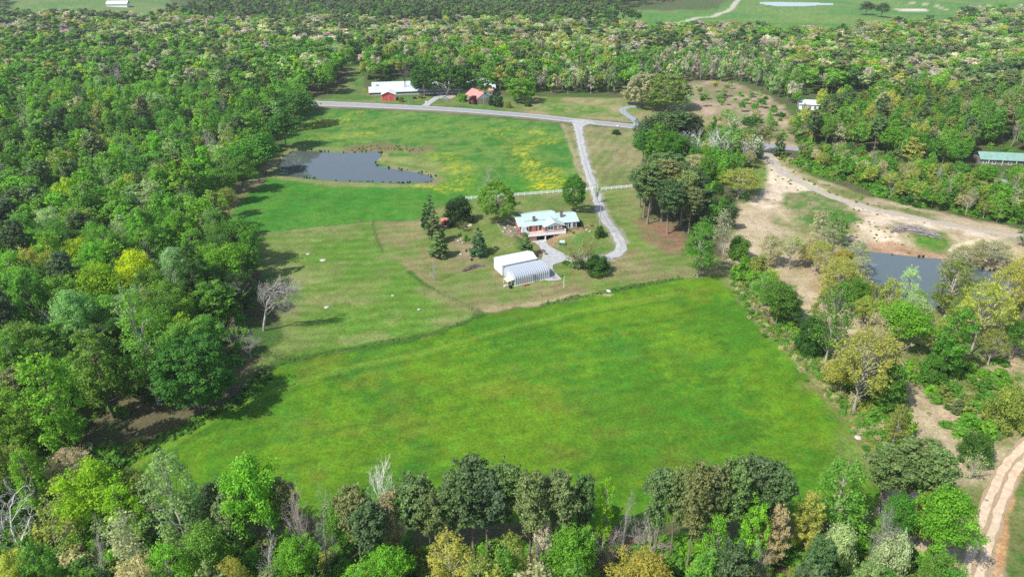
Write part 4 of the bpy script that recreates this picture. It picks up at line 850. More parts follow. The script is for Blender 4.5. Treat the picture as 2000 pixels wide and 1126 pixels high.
for poly, sp, hr, rr, mix, cw, where in WOODS:
    w = PP([(x, max(y, -14)) for x, y in poly]); x0, y0 = w.min(0); x1, y1 = w.max(0)
    nx, ny = int((x1 - x0) / sp) + 1, int((y1 - y0) / sp) + 1
    gx = (x0 + (np.arange(nx)[None, :] + .5 * (np.arange(ny)[:, None] % 2)) * sp); gy = np.repeat((y0 + np.arange(ny) * sp)[:, None], nx, 1)
    rsn = np.random.RandomState(int(sp * 100) + len(poly)); gx = (gx + rsn.uniform(-.42, .42, gx.shape) * sp).ravel(); gy = (gy + rsn.uniform(-.42, .42, gy.shape) * sp).ravel()
    vis = (np.abs(gx) < .80 * gy + 70) & (gy > 20)
    gx, gy = gx[vis], gy[vis]
    ok = sdist(gx, gy, w) < 0
    for c in CLEAR: ok &= sdist(gx, gy, c) > 0
    ok &= ldist(gx, gy, roadline) > 8.5; ok &= ldist(gx, gy, trackline) > 4.5; ok &= ldist(gx, gy, dtl) > 6
    ok &= sdist(gx, gy, PE) > 2
    gx, gy = gx[ok], gy[ok]
    spn = fbm(gx, gy, 40, 303, 3); cn = fbm(gx, gy, 28, 404, 3)
    for x, y, s, c in zip(gx, gy, spn, cn):
        if near(x, y, sp * .22 if sp < 8 else 0): continue
        k = pick(mix); col = pick(CW[cw])
        if where == "the far woods":
            if x > 150 and RW.random() < .6: col = pick(CW['farright'])
            if s > .60: k = 'pine' if RW.random() < .6 else k
            if c > .60 and RW.random() < .5: col = pick(dict(beige=2.5, rose=.8, tan=1.5, pale=2))
        if cw == 'left':
            if c > .58: col = pick(dict(bright=4, mid=4, lime=1, silver=1))
            if s < .38: col = pick(dict(dark=3, green=3, deep=1))
        if k == 'pine': col = pick(dict(pine=3, pined=3, pineo=1.5))
        if k == 'oak': col = pick(dict(oak=4, olive=2, tan=2, pale=1))
        h = RW.uniform(*hr); r = RW.uniform(*rr)
        if k == 'pine': h *= 1.08; r *= .8
        if k == 'oval': r *= .85; h *= 1.06
        if k == 'bare': r *= .75
        if k == 'shrub': h *= .45
        FOREST.append((x, y, k, col, h, r, where)); gadd(x, y, sp * .22)
# rank by size in the picture; the largest of each kind that can be seen are things of their own, the rest is woodland
info = []
for i, (x, y, k, col, h, r, where) in enumerate(FOREST):
    z = T(x, y); u, v, dep = project(x, y, z + h * .75)
    vis = -30 < u < 2030 and -20 < v < 1140
    info.append((r * h / dep ** 2 if vis else 0, i, u, v, dep, z))
info.sort(reverse=True)
LIMIT = dict(broadleaf_tree=215, pine_tree=120, oak_tree=90, bare_tree=60, shrub=60, budding_tree=20)
cnt = {}; indiv = set()
for s, i, u, v, dep, z in info:
    nm = KNAME[FOREST[i][2]]
    if s > 0 and dep < 620 and cnt.get(nm, 0) < LIMIT[nm]: cnt[nm] = cnt.get(nm, 0) + 1; indiv.add(i)
ORD = ["nearest", "second", "third", "fourth", "fifth", "sixth", "seventh", "eighth", "ninth", "tenth", "eleventh", "twelfth", "thirteenth", "fourteenth", "fifteenth", "sixteenth", "seventeenth", "eighteenth", "nineteenth", "twentieth"] + [a + b for a in ("twenty-", "thirty-") for b in ("first", "second", "third", "fourth", "fifth", "sixth", "seventh", "eighth", "ninth")]
NOUN = dict(broadleaf_tree="broadleaf", pine_tree="pine", oak_tree="oak", bare_tree="leafless tree", shrub="shrub", budding_tree="budding tree")
sect = {}
for s, i, u, v, dep, z in info:
    if i not in indiv: continue
    x, y, k, col, h, r, where = FOREST[i]
    L = min(LANDM, key=lambda q: (q[0] - x) ** 2 + (q[1] - y) ** 2)
    dx, dy = x - L[0], y - L[1]; a = math.degrees(math.atan2(dy, dx)) % 360
    house_side = 1 if L[0] < HO[0] else -1        # +1: the house lies towards +x
    if 45 <= a < 135: w_ = "beyond"
    elif 225 <= a < 315: w_ = "in front of"
    elif (a < 45 or a >= 315) == (house_side > 0): w_ = "houseward of"
    else: w_ = "outward of"
    nm = KNAME[k]; cword = "grey" if k == 'bare' else WORDS[col]
    sect.setdefault((nm, cword, w_, L[2]), []).append((math.hypot(dx, dy), i))
LABEL = {}
for (nm, cw_, w_, lp), lst in sect.items():
    lst.sort()
    for n_, (d_, i) in enumerate(lst):
        h, r = FOREST[i][4], FOREST[i][5]; o_ = ORD[min(n_, 37)]
        LABEL[i] = f"{cw_} {NOUN[nm]}, {o_} {w_} {lp}" if len(lst) > 1 else f"{cw_} {NOUN[nm]}, the only such {w_} {lp}"
GRP = {"the wood": "trees of the big wood beside the field"}
for s, i, u, v, dep, z in info:
    if i in indiv:
        x, y, k, col, h, r, where = FOREST[i]
        put(k, col, x, y, h, r, 0 if dep < 235 else (1 if dep < 430 else 2), LABEL[i], "trees of " + where, tilt=.03)

# everything else: woodland masses, one object each, made of scattered trees
def scatter(name, items, protos, kind="stuff"):
    """items: (x, y, z, rot, sx, sz, index, r, g, b); protos: list of meshes."""
    c = bpy.data.collections.new(name + "_sources")
    for k, me in enumerate(protos):
        me = me.copy()
        for q, mt in enumerate(me.materials): me.materials[q] = SCATTERED.get(mt.name, mt)
        c.objects.link(bpy.data.objects.new(f"{name}_source_{k:03d}", me))
    me = bpy.data.meshes.new(name); A = np.array(items, np.float32)
    me.vertices.add(len(A)); me.vertices.foreach_set("co", A[:, :3].ravel())
    for an, dt, dat in (("pick", 'INT', A[:, 6].astype(np.int32)), ("rot", 'FLOAT_VECTOR', np.stack([A[:, 3] * 0, A[:, 3] * 0, A[:, 3]], 1)), ("scl", 'FLOAT_VECTOR', A[:, [4, 4, 5]]), ("tint", 'FLOAT_VECTOR', np.ascontiguousarray(A[:, 7:10]))):
        at = me.attributes.new(an, dt, 'POINT'); at.data.foreach_set("vector" if dt == 'FLOAT_VECTOR' else "value", dat.ravel())
    o = link(bpy.data.objects.new(name, me)); o["kind"] = kind
    ng = bpy.data.node_groups.new(name, 'GeometryNodeTree')
    ng.interface.new_socket("Geometry", in_out='INPUT', socket_type='NodeSocketGeometry'); ng.interface.new_socket("Geometry", in_out='OUTPUT', socket_type='NodeSocketGeometry')
    N, Lk = ng.nodes, ng.links
    gi, go = N.new("NodeGroupInput"), N.new("NodeGroupOutput"); mp = N.new("GeometryNodeMeshToPoints"); ip = N.new("GeometryNodeInstanceOnPoints"); ci = N.new("GeometryNodeCollectionInfo")
    ci.inputs["Collection"].default_value = c; ci.inputs["Separate Children"].default_value = True; ci.inputs["Reset Children"].default_value = True
    def attr(nm, dt):
        q = N.new("GeometryNodeInputNamedAttribute"); q.data_type = dt; q.inputs["Name"].default_value = nm; return q.outputs[0]
    Lk.new(gi.outputs[0], mp.inputs[0]); Lk.new(mp.outputs[0], ip.inputs["Points"]); Lk.new(ci.outputs[0], ip.inputs["Instance"]); ip.inputs["Pick Instance"].default_value = True
    Lk.new(attr("pick", 'INT'), ip.inputs["Instance Index"]); Lk.new(attr("rot", 'FLOAT_VECTOR'), ip.inputs["Rotation"]); Lk.new(attr("scl", 'FLOAT_VECTOR'), ip.inputs["Scale"])
    Lk.new(ip.outputs[0], go.inputs[0]); md = o.modifiers.new("scatter", 'NODES'); md.node_group = ng
    return o
def woodland(name, sel, lod):
    protos, key, items = [], {}, []
    for i in sel:
        x, y, k, col, h, r, where = FOREST[i]
        lst = KINDS[k][lod] or KINDS[k][0]; v = RW.randrange(min(len(lst), 3)); kk = (k, v)
        if kk not in key: key[kk] = len(protos); protos.append(lst[v][2] or lst[v][0])
        cc = BARE.get(col, BARE['beige']) if k == 'bare' else COLS[col]; jj = RW.uniform(.9, 1.1)
        items.append((x, y, T(x, y) - .1, RW.uniform(0, 6.28), r / lst[v][3], h / KH.get(k, H0), key[kk], cc[0] * jj, cc[1], cc[2] * jj))
    if items: scatter(name, items, protos)
rest = [t for t in info if t[1] not in indiv]
woodland("near_woodland", [t[1] for t in rest if t[4] < 430], 1)
woodland("far_woodland", [t[1] for t in rest if t[4] >= 430], 2)
# undergrowth in the woods and along edges
und = []; UC = ['mid', 'bright', 'green', 'olive', 'dark', 'tan', 'oak']
upro = [KINDS['shrub'][1][v][2] for v in range(4)]
for poly, n_ in ((WOODS[0][0], 4200), ([(-100,1000),(60,900),(200,880),(310,850),(240,900),(190,960),(160,1030),(-100,1090)], 420), (WOODS[-1][0], 1400), (WOODS[8][0], 500), (WOODS[9][0], 600), (WOODS[13][0], 160), (WOODS[11][0], 80), (WOODS[2][0], 200), ([(1500,300),(1560,330),(1640,360),(1660,345),(1560,318)], 60), ([(1380,170),(1500,190),(1560,240),(1590,285),(1500,290),(1400,235)], 34), ([(1760,700),(1980,690),(1990,820),(1900,880),(1780,800)], 60)):
    w = PP(poly); x0, y0 = w.min(0); x1, y1 = w.max(0); rsn = np.random.RandomState(n_)
    xs, ys = rsn.uniform(x0, x1, n_ * 3), rsn.uniform(y0, y1, n_ * 3); ok = (sdist(xs, ys, w) < -1) & (np.abs(xs) < .8 * ys + 40) & (ys > 20) & (ldist(xs, ys, trackline) > 4) & (ldist(xs, ys, rc) > 8) & (sdist(xs, ys, CLEAR[0]) > 0)
    for x, y in list(zip(xs[ok], ys[ok]))[:n_]:
        s_ = RW.uniform(.35, 1.25); und.append((x, y, T(x, y) - .1, RW.uniform(0, 6.28), s_, s_ * RW.uniform(.6, 1.1), RW.randrange(4), *COLS[UC[int(min(6, abs(RW.gauss(0, 2.8))))]]))
scatter("undergrowth", und, upro)
print("TREES", len(FOREST), "individual", cnt, "stuff", len(rest), "under", len(und))

hz = bpy.data.materials.new("air_haze"); hz.use_nodes = True; n_ = hz.node_tree.nodes; n_.clear(); pv = n_.new("ShaderNodeVolumePrincipled"); ot = n_.new("ShaderNodeOutputMaterial"); hz.node_tree.links.new(pv.outputs[0], ot.inputs["Volume"])
pv.inputs["Density"].default_value = .0001; pv.inputs["Color"].default_value = (.93, .97, 1.0, 1); pv.inputs["Anisotropy"].default_value = .2
hb = MB().box(-16000, 16000, -700, 16000, -60, 135).build("haze", hz); hb["kind"] = "stuff"

# ------------------------------------------------------------------ BUILDINGS
WHITE = mat("white_paint", (.80, .80, .79), .5, .3, .04, 1.0)
WMETAL = mat("white_metal", (.66, .68, .69), .45, .4, .05, .6)
GALV = mat("galvanised_metal", (.46, .50, .55), .38, .5, .08, .8, metal=.35)
GREENROOF = mat("green_metal_roof", (.40, .52, .48), .45, .4, .05, .5)
DKGREENROOF = mat("old_green_roof", (.20, .34, .29), .55, .3, .18, .5)
REDWALL = mat("red_boards", (.52, .10, .09), .75, .2, .14, 1.0)
PINKROOF = mat("faded_red_roof", (.62, .23, .21), .7, .2, .12, .8)
ORANGE = mat("orange_roof", (.58, .33, .16), .7, .2, .12, .8)
GLASS = mat("window_glass", (.035, .045, .06), .12, .5, .2, 1.0)
DECKW = mat("deck_boards", (.56, .36, .25), .85, .1, .12, 2.0)
DARKIN = mat("shade_and_door_black", (.03, .03, .032), .9, .1, .2, 1.0)  # near-black painted for shade in garage, porch and under deck; also doors
WOOD = mat("pole_wood", (.38, .33, .27), .9, .1, .2, 2.0)
GREYW = mat("weathered_wood", (.30, .27, .25), .9, .1, .3, 1.5)
ROCK = mat("pale_rock", (.46, .44, .40), .9, .2, .25, 1.2)
BLACK = mat("black_rubber", (.02, .02, .02), .8, .2, .1, 2.0)
CURT = mat("white_curtain", (.62, .66, .70), .8, .2, .1, 3.0)
def brick_mat():
    m, n, l, b = new_mat("red_brick")
    tc = n.new("ShaderNodeTexCoord"); mp = n.new("ShaderNodeMapping"); mp.inputs["Rotation"].default_value = (math.pi / 2, 0, 0); l.new(tc.outputs["Object"], mp.inputs[0])
    bt = n.new("ShaderNodeTexBrick"); bt.inputs["Scale"].default_value = 1.0; bt.inputs["Brick Width"].default_value = .22; bt.inputs["Row Height"].default_value = .075; bt.inputs["Mortar Size"].default_value = .008
    bt.inputs["Color1"].default_value = (.36, .115, .085, 1); bt.inputs["Color2"].default_value = (.27, .085, .07, 1); bt.inputs["Mortar"].default_value = (.42, .33, .28, 1)
    l.new(mp.outputs[0], bt.inputs["Vector"]); l.new(bt.outputs["Color"], b.inputs["Base Color"]); b.inputs["Roughness"].default_value = .85; return m
BRICK = brick_mat()

def window(parent, x0, x1, y, z0, z1, cols=2, rows=2, glass=GLASS, trim=.22, facing=-1):
    """window in a wall that looks along -y (facing -1) of the parent's frame"""
    f = MB(); t = trim; d = .07 * facing
    a, b_ = sorted((y, y + d))
    f.box(x0 - t, x1 + t, a, b_, z1, z1 + t).box(x0 - t, x1 + t, a, b_, z0 - t, z0).box(x0 - t, x0, a, b_, z0, z1).box(x1, x1 + t, a, b_, z0, z1)
    for k in range(1, cols): q = x0 + (x1 - x0) * k / cols; f.box(q - .07, q + .07, a + .004, b_ - .004, z0, z1)
    w = f.build("window", WHITE, parent)
    for i in range(cols):
        p0, p1 = x0 + (x1 - x0) * i / cols, x0 + (x1 - x0) * (i + 1) / cols
        link(bpy.data.objects.new("pane", MB().box(p0 + .07 * (i > 0), p1 - .07 * (i < cols - 1), a + .018, b_ - .018, z0, z1).mesh("pane", glass)), w)
    if rows > 1: s = MB(); zc = (z0 + z1) / 2; s.box(x0, x1, a + .001, b_ - .001, zc - .045, zc + .045); s.build("sash", WHITE, w)
    return w

# --- the brick house
hs = thing("brick_house", "brick ranch house with pale green metal roof and white railed deck over its garage", "house", (HO[0], HO[1], 0), HOUSE_ANG)
DZ = 2.55
MB().box(-6.0, 15.5, 4.0, 12.6, -.3, 5.0).build("wall", BRICK, hs)
MB().box(2.6, 9.3, 1.25, 3.996, DZ + .06, 5.0).build("wall", BRICK, hs)
MB().prism([(2.6, 5.0), (9.3, 5.0), (5.95, 6.25)], 1.23, 1.33, 'y').build("gable", WHITE, hs)
def gable_roof(name, x0, x1, y0, y1, ze, zr, m, parent, th=.12, seams=0, along='x'):
    yc = (y0 + y1) / 2
    o = MB().prism([(y0, ze), (yc, zr), (y1, ze), (y1, ze - th), (yc, zr - th), (y0, ze - th)], x0, x1, along).build(name, m, parent)
    if seams:
        n = int((x1 - x0) / seams)
        for sgn, ya, yb in ((0, y0, yc), (1, yc, y1)):
            za, zb = (ze, zr) if sgn == 0 else (zr, ze)
            s = MB()
            for k in range(1, n):
                x = x0 + (x1 - x0) * k / n
                p = [(ya, za + .003), (yb, zb + .003), (yb, zb + .045), (ya, za + .045)]
                s.prism(p, x - .03, x + .03, along)
            s.build("roof_seam", m, o)
    return o
gable_roof("roof", -6.7, 16.1, 3.35, 13.4, 4.98, 6.5, GREENROOF, hs, seams=.9)
gable_roof("roof", -4.2, 8.6, 5.6, 14.2, 5.9, 6.95, GREENROOF, hs, seams=.9)
# projecting front gable, ridge running back into the main roof
o = MB().prism([(1.9, 4.86), (5.95, 6.42), (10.0, 4.86), (10.0, 4.74), (5.95, 6.30), (1.9, 4.74)], .75, 8.0, 'y').build("roof", GREENROOF, hs)
MB().box(-6.7, 1.85, 3.26, 3.345, 4.78, 4.96).build("fascia", WHITE, hs); MB().box(10.05, 16.1, 3.26, 3.345, 4.78, 4.96).build("fascia", WHITE, hs)
for xa, xb, za, zb in ((1.9, 5.95, 4.70, 6.26), (10.0, 5.95, 4.70, 6.26)):
    MB().prism([(xa, za), (xb, zb), (xb, zb + .2), (xa, za + .2)], .68, .745, 'y').build("barge_board", WHITE, hs)
MB().prism([(3.3, 4.76), (8.4, 6.3), (8.4, 6.52), (3.3, 4.98)], -6.78, -6.705, 'x').build("barge_board", WHITE, hs)
MB().prism([(4.0, 5.0), (12.6, 5.0), (8.3, 6.3)], -6.02, -5.95, 'x').build("gable", WHITE, hs)
MB().prism([(4.0, 5.0), (12.6, 5.0), (8.3, 6.3)], 15.45, 15.52, 'x').build("gable", WHITE, hs)
for cx, cy, zt in ((-.5, 5.6, 7.2), (10.1, 6.5, 7.9)):
    ch = MB().box(cx - .45, cx + .45, cy - .4, cy + .4, 4.8, zt).build("chimney", mat("grey_brick", (.20, .17, .16), .9, .1, .2, 5), hs)
    MB().box(cx - .5, cx + .5, cy - .45, cy + .45, zt, zt + .12).build("chimney_cap", mat("dark_cap", (.08, .08, .08)), ch)
# front: left part with bay window and pier, deck
MB().box(-5.6, -2.9, 3.2, 3.99, 2.5, 4.75).build("bay", WHITE, hs)
for k in range(3):
    w = MB().box(-5.45 + k * .85, -4.8 + k * .85, 3.14, 3.195, 2.95, 4.6).build("window", CURT if k < 2 else GLASS, hs)
MB().box(-1.75, -.35, 3.3, 3.99, DZ + .06, 4.8).build("brick_pier", BRICK, hs)
MB().box(.45, 2.55, 3.92, 3.985, DZ + .06, 4.75).build("door_surround", WHITE, hs)
d_ = MB().box(1.05, 1.95, 3.86, 3.915, DZ + .1, 4.6).build("door", GLASS, hs); MB().box(1.08, 1.14, 3.81, 3.855, 3.5, 3.7).build("handle", GALV, d_)
window(hs, 3.5, 5.6, 1.245, 3.55, 4.65, 2, 2); window(hs, 7.3, 8.5, 1.245, 3.85, 4.7, 1, 2)
MB().box(2.62, 9.28, 1.17, 1.243, 4.86, 5.0).build("frieze", WHITE, hs)
# right part: painted porch shade, bay window, steps
MB().box(11.9, 14.6, 3.45, 3.99, 2.4, 4.76).build("bay", WHITE, hs)
for k in range(3): MB().box(12.05 + k * .85, 12.7 + k * .85, 3.39, 3.445, 2.75, 4.6).build("window", (GLASS, CURT, GLASS)[k], hs)
MB().box(14.95, 15.1, 3.55, 3.7, 2.0, 4.78).build("porch_post", WHITE, hs); MB().box(11.35, 11.5, 3.5, 3.65, 2.0, 4.78).build("porch_post", WHITE, hs)
MB().box(9.31, 11.6, 3.9, 3.99, 2.2, 4.78).build("porch_shade_panel", DARKIN, hs)  # flat black panel on the wall, painting the shade of a recessed porch
for k in range(4): MB().box(9.7, 11.9, 2.9 - .4 * k, 3.3 - .4 * k, 1.6, 2.35 - .17 * k).build("step", BRICK, hs)
MB().box(9.7, 12.4, 3.3, 3.995, 1.7, 2.36).build("porch_floor", BRICK, hs)
# deck
nb = 27
dk0 = MB().box(0, .128, 0, 1, -.05, 0).mesh("deck_board", DECKW)
for k in range(29):
    y0 = .02 + k * .136
    ln = (-4.0, 9.9) if y0 < 1.1 else (-4.0, 2.55)
    q = link(bpy.data.objects.new("deck_board", dk0), hs); q.matrix_local = Matrix.Translation((ln[0], y0 + .128, DZ)) @ Matrix.Rotation(-math.pi / 2, 4, 'Z') @ Matrix.Diagonal((1, ln[1] - ln[0], 1, 1))
MB().box(-4.05, 9.95, 0.02, .1, DZ - .42, DZ - .06).build("deck_beam", WHITE, hs); MB().box(9.87, 9.95, .1, 3.95, DZ - .42, DZ - .06).build("deck_beam", WHITE, hs)
MB().box(-4.05, 9.95, -.10, .015, DZ - .50, DZ + .12).build("fascia", WHITE, hs)
pm = MB().box(-.055, .055, -.055, .055, 0, 1.05).mesh("rail_post", WHITE)
rails = [(-4.0, 0.0, 9.9, 0.0), (9.9, 0.0, 9.9, 3.4), (-4.0, 0.0, -4.0, 3.0)]
for x0, y0, x1, y1 in rails:
    L = math.hypot(x1 - x0, y1 - y0); n_ = max(1, int(L / 1.4)); a_ = math.atan2(y1 - y0, x1 - x0)
    for k in range(n_ + 1):
        q = link(bpy.data.objects.new("rail_post", pm), hs); q.location = (x0 + (x1 - x0) * k / n_, y0 + (y1 - y0) * k / n_, DZ + .02)
    for z in (.95, .10):
        q = MB().box(0, L, -.04, .04, z, z + .09).build("rail", WHITE, hs); q.location = (x0, y0, DZ); q.rotation_euler = (0, 0, a_)
    bl = MB()
    for k in range(int(L / .17)): bl.box(.08 + k * .17, .15 + k * .17, -.02, .02, .19, .95)
    q = bl.build("baluster_infill", WHITE, hs); q.location = (x0, y0, DZ); q.rotation_euler = (0, 0, a_); q["kind"] = "stuff"
MB().box(-4.0, -.9, .1, .4, -.2, DZ - .43).build("garage_pier", BRICK, hs)
MB().box(2.15, 2.55, .02, .42, -.2, DZ - .43).build("garage_pier", WHITE, hs)
MB().box(-.9, 2.15, 3.2, 3.9, -.1, DZ - .43).build("garage_shade_block", DARKIN, hs); MB().box(2.56, 2.7, .42, 3.95, -.2, DZ - .43).build("garage_side_wall", DARKIN, hs); MB().box(-4.0, 2.5, .5, 3.95, DZ - .2, DZ - .06).build("deck_shade_slab", DARKIN, hs)  # block, side wall and slab coloured near-black as the shade below the deck
for x in (5.6, 8.0, 9.7): MB().box(x - .07, x + .07, .03, .17, .2, DZ - .43).build("deck_post", WHITE, hs)
MB().box(2.71, 9.3, 1.3, 3.95, 0, DZ - .07).build("foundation", DARKIN, hs)  # under-deck shade put into the foundation's colour

# --- white garage and quonset
LA = P(963, 527); LB = P(1064, 546)
A0 = P(981, 538)       # front left foot of the white garage (where the arch building meets it)
g1 = P(963.5, 527)     # back left foot
ga = math.atan2(5.4, 11.1)
gx_ = Vector((math.cos(ga), math.sin(ga))); gy_ = Vector((-math.sin(ga), math.cos(ga)))
gar = thing("metal_garage", "white gabled metal garage standing against the ribbed arch building", "garage", (A0[0], A0[1], T(A0[0], A0[1])), ga)
Lg, Wg, He, Hr = 12.4, 6.4, 3.7, 4.75
MB().box(0, Lg, 0, Wg, -.3, He).build("wall", WMETAL, gar)
MB().prism([(0.0, He), (Wg, He), (Wg / 2, Hr - .1)], .0, .06, 'x').build("gable", WMETAL, gar); MB().prism([(0.0, He), (Wg, He), (Wg / 2, Hr - .1)], Lg - .06, Lg, 'x').build("gable", WMETAL, gar)
gable_roof("roof", -.15, Lg + .15, -.25, Wg + .25, He + .02, Hr, WMETAL, gar, th=.08, seams=.6)
MB().box(-.1, Lg + .1, -.34, -.255, He - .12, He + .0).build("gutter", GALV, gar)
dd = MB().box(Lg + .003, Lg + .06, 1.3, 4.9, 0, 3.0).build("roller_door", GALV, gar); MB().box(Lg + .06, Lg + .1, 3.0, 3.3, .25, .32).build("handle", BLACK, dd)
dr = MB().box(-.06, -.003, 4.6, 5.5, 0, 2.05).build("door", WHITE, gar); MB().box(-.1, -.06, 4.7, 4.76, .95, 1.1).build("handle", GALV, dr)
qa = thing("arch_building", "ribbed silver arch-roofed storage building in front of the white garage", "storage building", (A0[0] + gx_.x * .5 - gy_.x * 8.3, A0[1] + gx_.y * .5 - gy_.y * 8.3, T(A0[0], A0[1]) - .05), ga)
Wq, Hq, Lq = 8.1, 4.1, 12.5
def arch(t):           # t 0..1 front foot to back foot
    if t < .22: return (0 + .12 * (t / .22), 2.0 * t / .22)
    if t > .78: return (Wq - .12 * ((1 - t) / .22), 2.0 * (1 - t) / .22)
    a = math.pi * (1 - (t - .22) / .56); return (Wq / 2 + (Wq / 2 - .12) * math.cos(a), 2.0 + (Hq - 2.0) * math.sin(a) ** .9)
NA = 30; ribw = Lq / 17
prof = [(0.0, 0.0), (.16, .0), (.30, .14), (.52, .14), (.66, 0.0), (1.0, 0.0)]
V, F = [], []
for i in range(NA + 1):
    y, z = arch(i / NA); yn, zn = (y - Wq / 2) / (Wq / 2), (z - .6) / Hq; L_ = math.hypot(yn, zn) or 1
    for u, d in prof: V.append((u * ribw, y + yn / L_ * d * 1.1, z + zn / L_ * d * 1.1))
for i in range(NA):
    for j in range(len(prof) - 1): a = i * len(prof) + j; F.append((a, a + 1, a + 1 + len(prof), a + len(prof)))
pm2 = bpy.data.meshes.new("arch_panel"); pm2.from_pydata(V, [], F); pm2.materials.append(GALV)
bm = bmesh.new(); bm.from_mesh(pm2); bmesh.ops.recalc_face_normals(bm, faces=bm.faces); bm.to_mesh(pm2); bm.free()
for k in range(17): q = link(bpy.data.objects.new("arch_panel", pm2), qa); q.location = (k * ribw, 0, 0)
endp = [arch(i / NA) for i in range(NA + 1)]
for x0, x1 in ((.02, .08), (Lq - .08, Lq - .02)): MB().prism([(max(.05, min(Wq - .05, y)), max(-.2, z - .02)) for y, z in endp], x0, x1, 'x').build("end_wall", mat("grey_metal", (.42, .48, .55), .5, .4, .08, 1.0), qa)
MB().box(-.04, .018, 3.2, 5.6, 0, 2.7).build("door", WMETAL, qa)
MB().box(-.2, Lq + .2, -.28, .1, -.25, .12).build("footing", mat("concrete2", (.58, .56, .52), .9, .1, .1, 2), qa)
# awning and clutter at the end of the arch building
aw = thing("awning_frame", "small sheet-metal awning on white posts at the arch building's end", "awning", tuple(np.array(qa.location)), ga)
o = MB(); o.quad((-.06, .2, 2.2), (-.06, 3.0, 2.5), (-2.6, 3.0, 1.95), (-2.6, .2, 1.75)); o.quad((-.06, .2, 2.15), (-2.6, .2, 1.7), (-2.6, 3.0, 1.9), (-.06, 3.0, 2.45)); o.build("awning_sheet", mat("tan_sheet", (.55, .50, .40), .7, .2, .15, 1.5), aw)
for x, y in ((-2.5, .3), (-2.5, 2.9), (-1.2, .3)): MB().box(x - .06, x + .06, y - .06, y + .06, -.2, 1.75).build("post", WHITE, aw)
def low(name, lab, cat, x, y, sx, sy, sz, m, rz=0.0, grp=None, extra=None):
    w = np.array(qa.location)[:2] + np.array(gx_) * x + np.array(gy_) * y
    t_ = thing(name, lab, cat, (w[0], w[1], T(*w)), ga + rz, grp)
    MB().box(-sx / 2, sx / 2, -sy / 2, sy / 2, .12, sz).build("bin", m, t_)
    for a in (-1, 1): MB().box(-sx / 2, sx / 2, a * sy * .35 - .05, a * sy * .35 + .05, 0, .12).build("runner", GREYW, t_)
low("tool_trailer", "low rust red implement lying along the arch building's wall", "implement", 3.2, -1.3, 1.9, .6, .5, mat("rust_red", (.45, .12, .06), .8, .2, .2, 3))
low("metal_crate", "dark crate under the awning's outer post", "crate", -2.0, -.9, .8, .8, .9, BLACK)
low("wooden_crate", "pale boxy crate beside the awning post", "crate", -3.1, .6, .9, .7, .6, mat("pale_box", (.6, .56, .5)))
low("timber_pallet", "flat grey timber pallet beyond the arch building's lower corner", "pallet", 13.6, -.4, 1.3, 1.0, .35, GREYW)
t_ = thing("ladder", "dark ladder leaning on the arch building's ribbed wall", "ladder", tuple(np.array([*(np.array(qa.location)[:2] + np.array(gx_) * 6.9 + np.array(gy_) * -.75), qa.location.z])), ga)
for s in (-.25, .25): MB().tube([(s, 0, 0), (s, .62, 2.6)], .045, 5).build("stile", BLACK, t_)
for k in range(6): MB().tube([(-.25, .1 + .09 * k, .35 + .38 * k), (.25, .1 + .09 * k, .35 + .38 * k)], .03, 5).build("rung", BLACK, t_)

# --- white fence
fp = MB().box(-.10, .10, -.10, .10, -.25, 1.45); fpm = fp.mesh("post", WHITE); cpm = MB().prism([(-.12, 1.453), (.12, 1.453), (0, 1.56)], -.12, .12, 'x').mesh("post_cap", WHITE)
rm_ = MB().box(0, 1, -.035, .035, -.12, .12).mesh("rail", WHITE)
def fence(pts, lab):
    w = catmull(PP(pts), .3); d = np.concatenate([[0], np.cumsum(np.linalg.norm(np.diff(w, axis=0), axis=1))]); n_ = int(round(d[-1] / 2.44))
    xs = np.interp(np.linspace(0, d[-1], n_ + 1), d, w[:, 0]); ys = np.interp(np.linspace(0, d[-1], n_ + 1), d, w[:, 1])
    f = thing("board_fence", lab, "fence", (xs[0], ys[0], T(xs[0], ys[0])))
    for k in range(n_ + 1):
        z = T(xs[k], ys[k]); q = link(bpy.data.objects.new("post", fpm), f); q.location = (xs[k] - xs[0], ys[k] - ys[0], z - f.location.z)
        if k < n_:
            a = math.atan2(ys[k + 1] - ys[k], xs[k + 1] - xs[k]); L = math.hypot(ys[k + 1] - ys[k], xs[k + 1] - xs[k]); dz = T(xs[k + 1], ys[k + 1]) - z
            for h in (.36, .80, 1.24):
                r_ = link(bpy.data.objects.new("rail", rm_), f); r_.location = (xs[k] - xs[0], ys[k] - ys[0], z - f.location.z + h); r_.rotation_euler = (0, -math.atan2(dz, L), a); r_.scale = (math.hypot(L, dz), 1, 1)
fence([(910,390),(950,387),(1000,383.5),(1060,379),(1110,375),(1157,371.5)], "long white board fence behind the house yard, ending at the driveway")
fence([(1174,372),(1200,369.5),(1234,366.5)], "short white board fence between driveway and mulch-bank pines")

# --- wire fence along the mowed meadow: weathered posts
wf = MB().tube([(0, 0, -.3), (.02, 0, 1.3)], .07, 6).mesh("fence_post", GREYW)
for i, ((px, py), lab) in enumerate([((726,434), "grey corner post where meadow, lawn and upper field meet"), ((783,484), "grey fence post nearest the corner line below the cedars"), ((799,484), "grey fence post in the middle below the cedars"), ((812,482), "grey fence post closest to the cedars"), ((700,435), "thin grey post on the meadow's upper edge"), ((1218,531), "short grey post beside the clipped bush")]):
    g = P(px, py); o = tag(link(bpy.data.objects.new("fence_post", wf)), lab, "fence post", "weathered wire fence posts"); o.location = g; o.scale = (1.5, 1.5, 1.25)
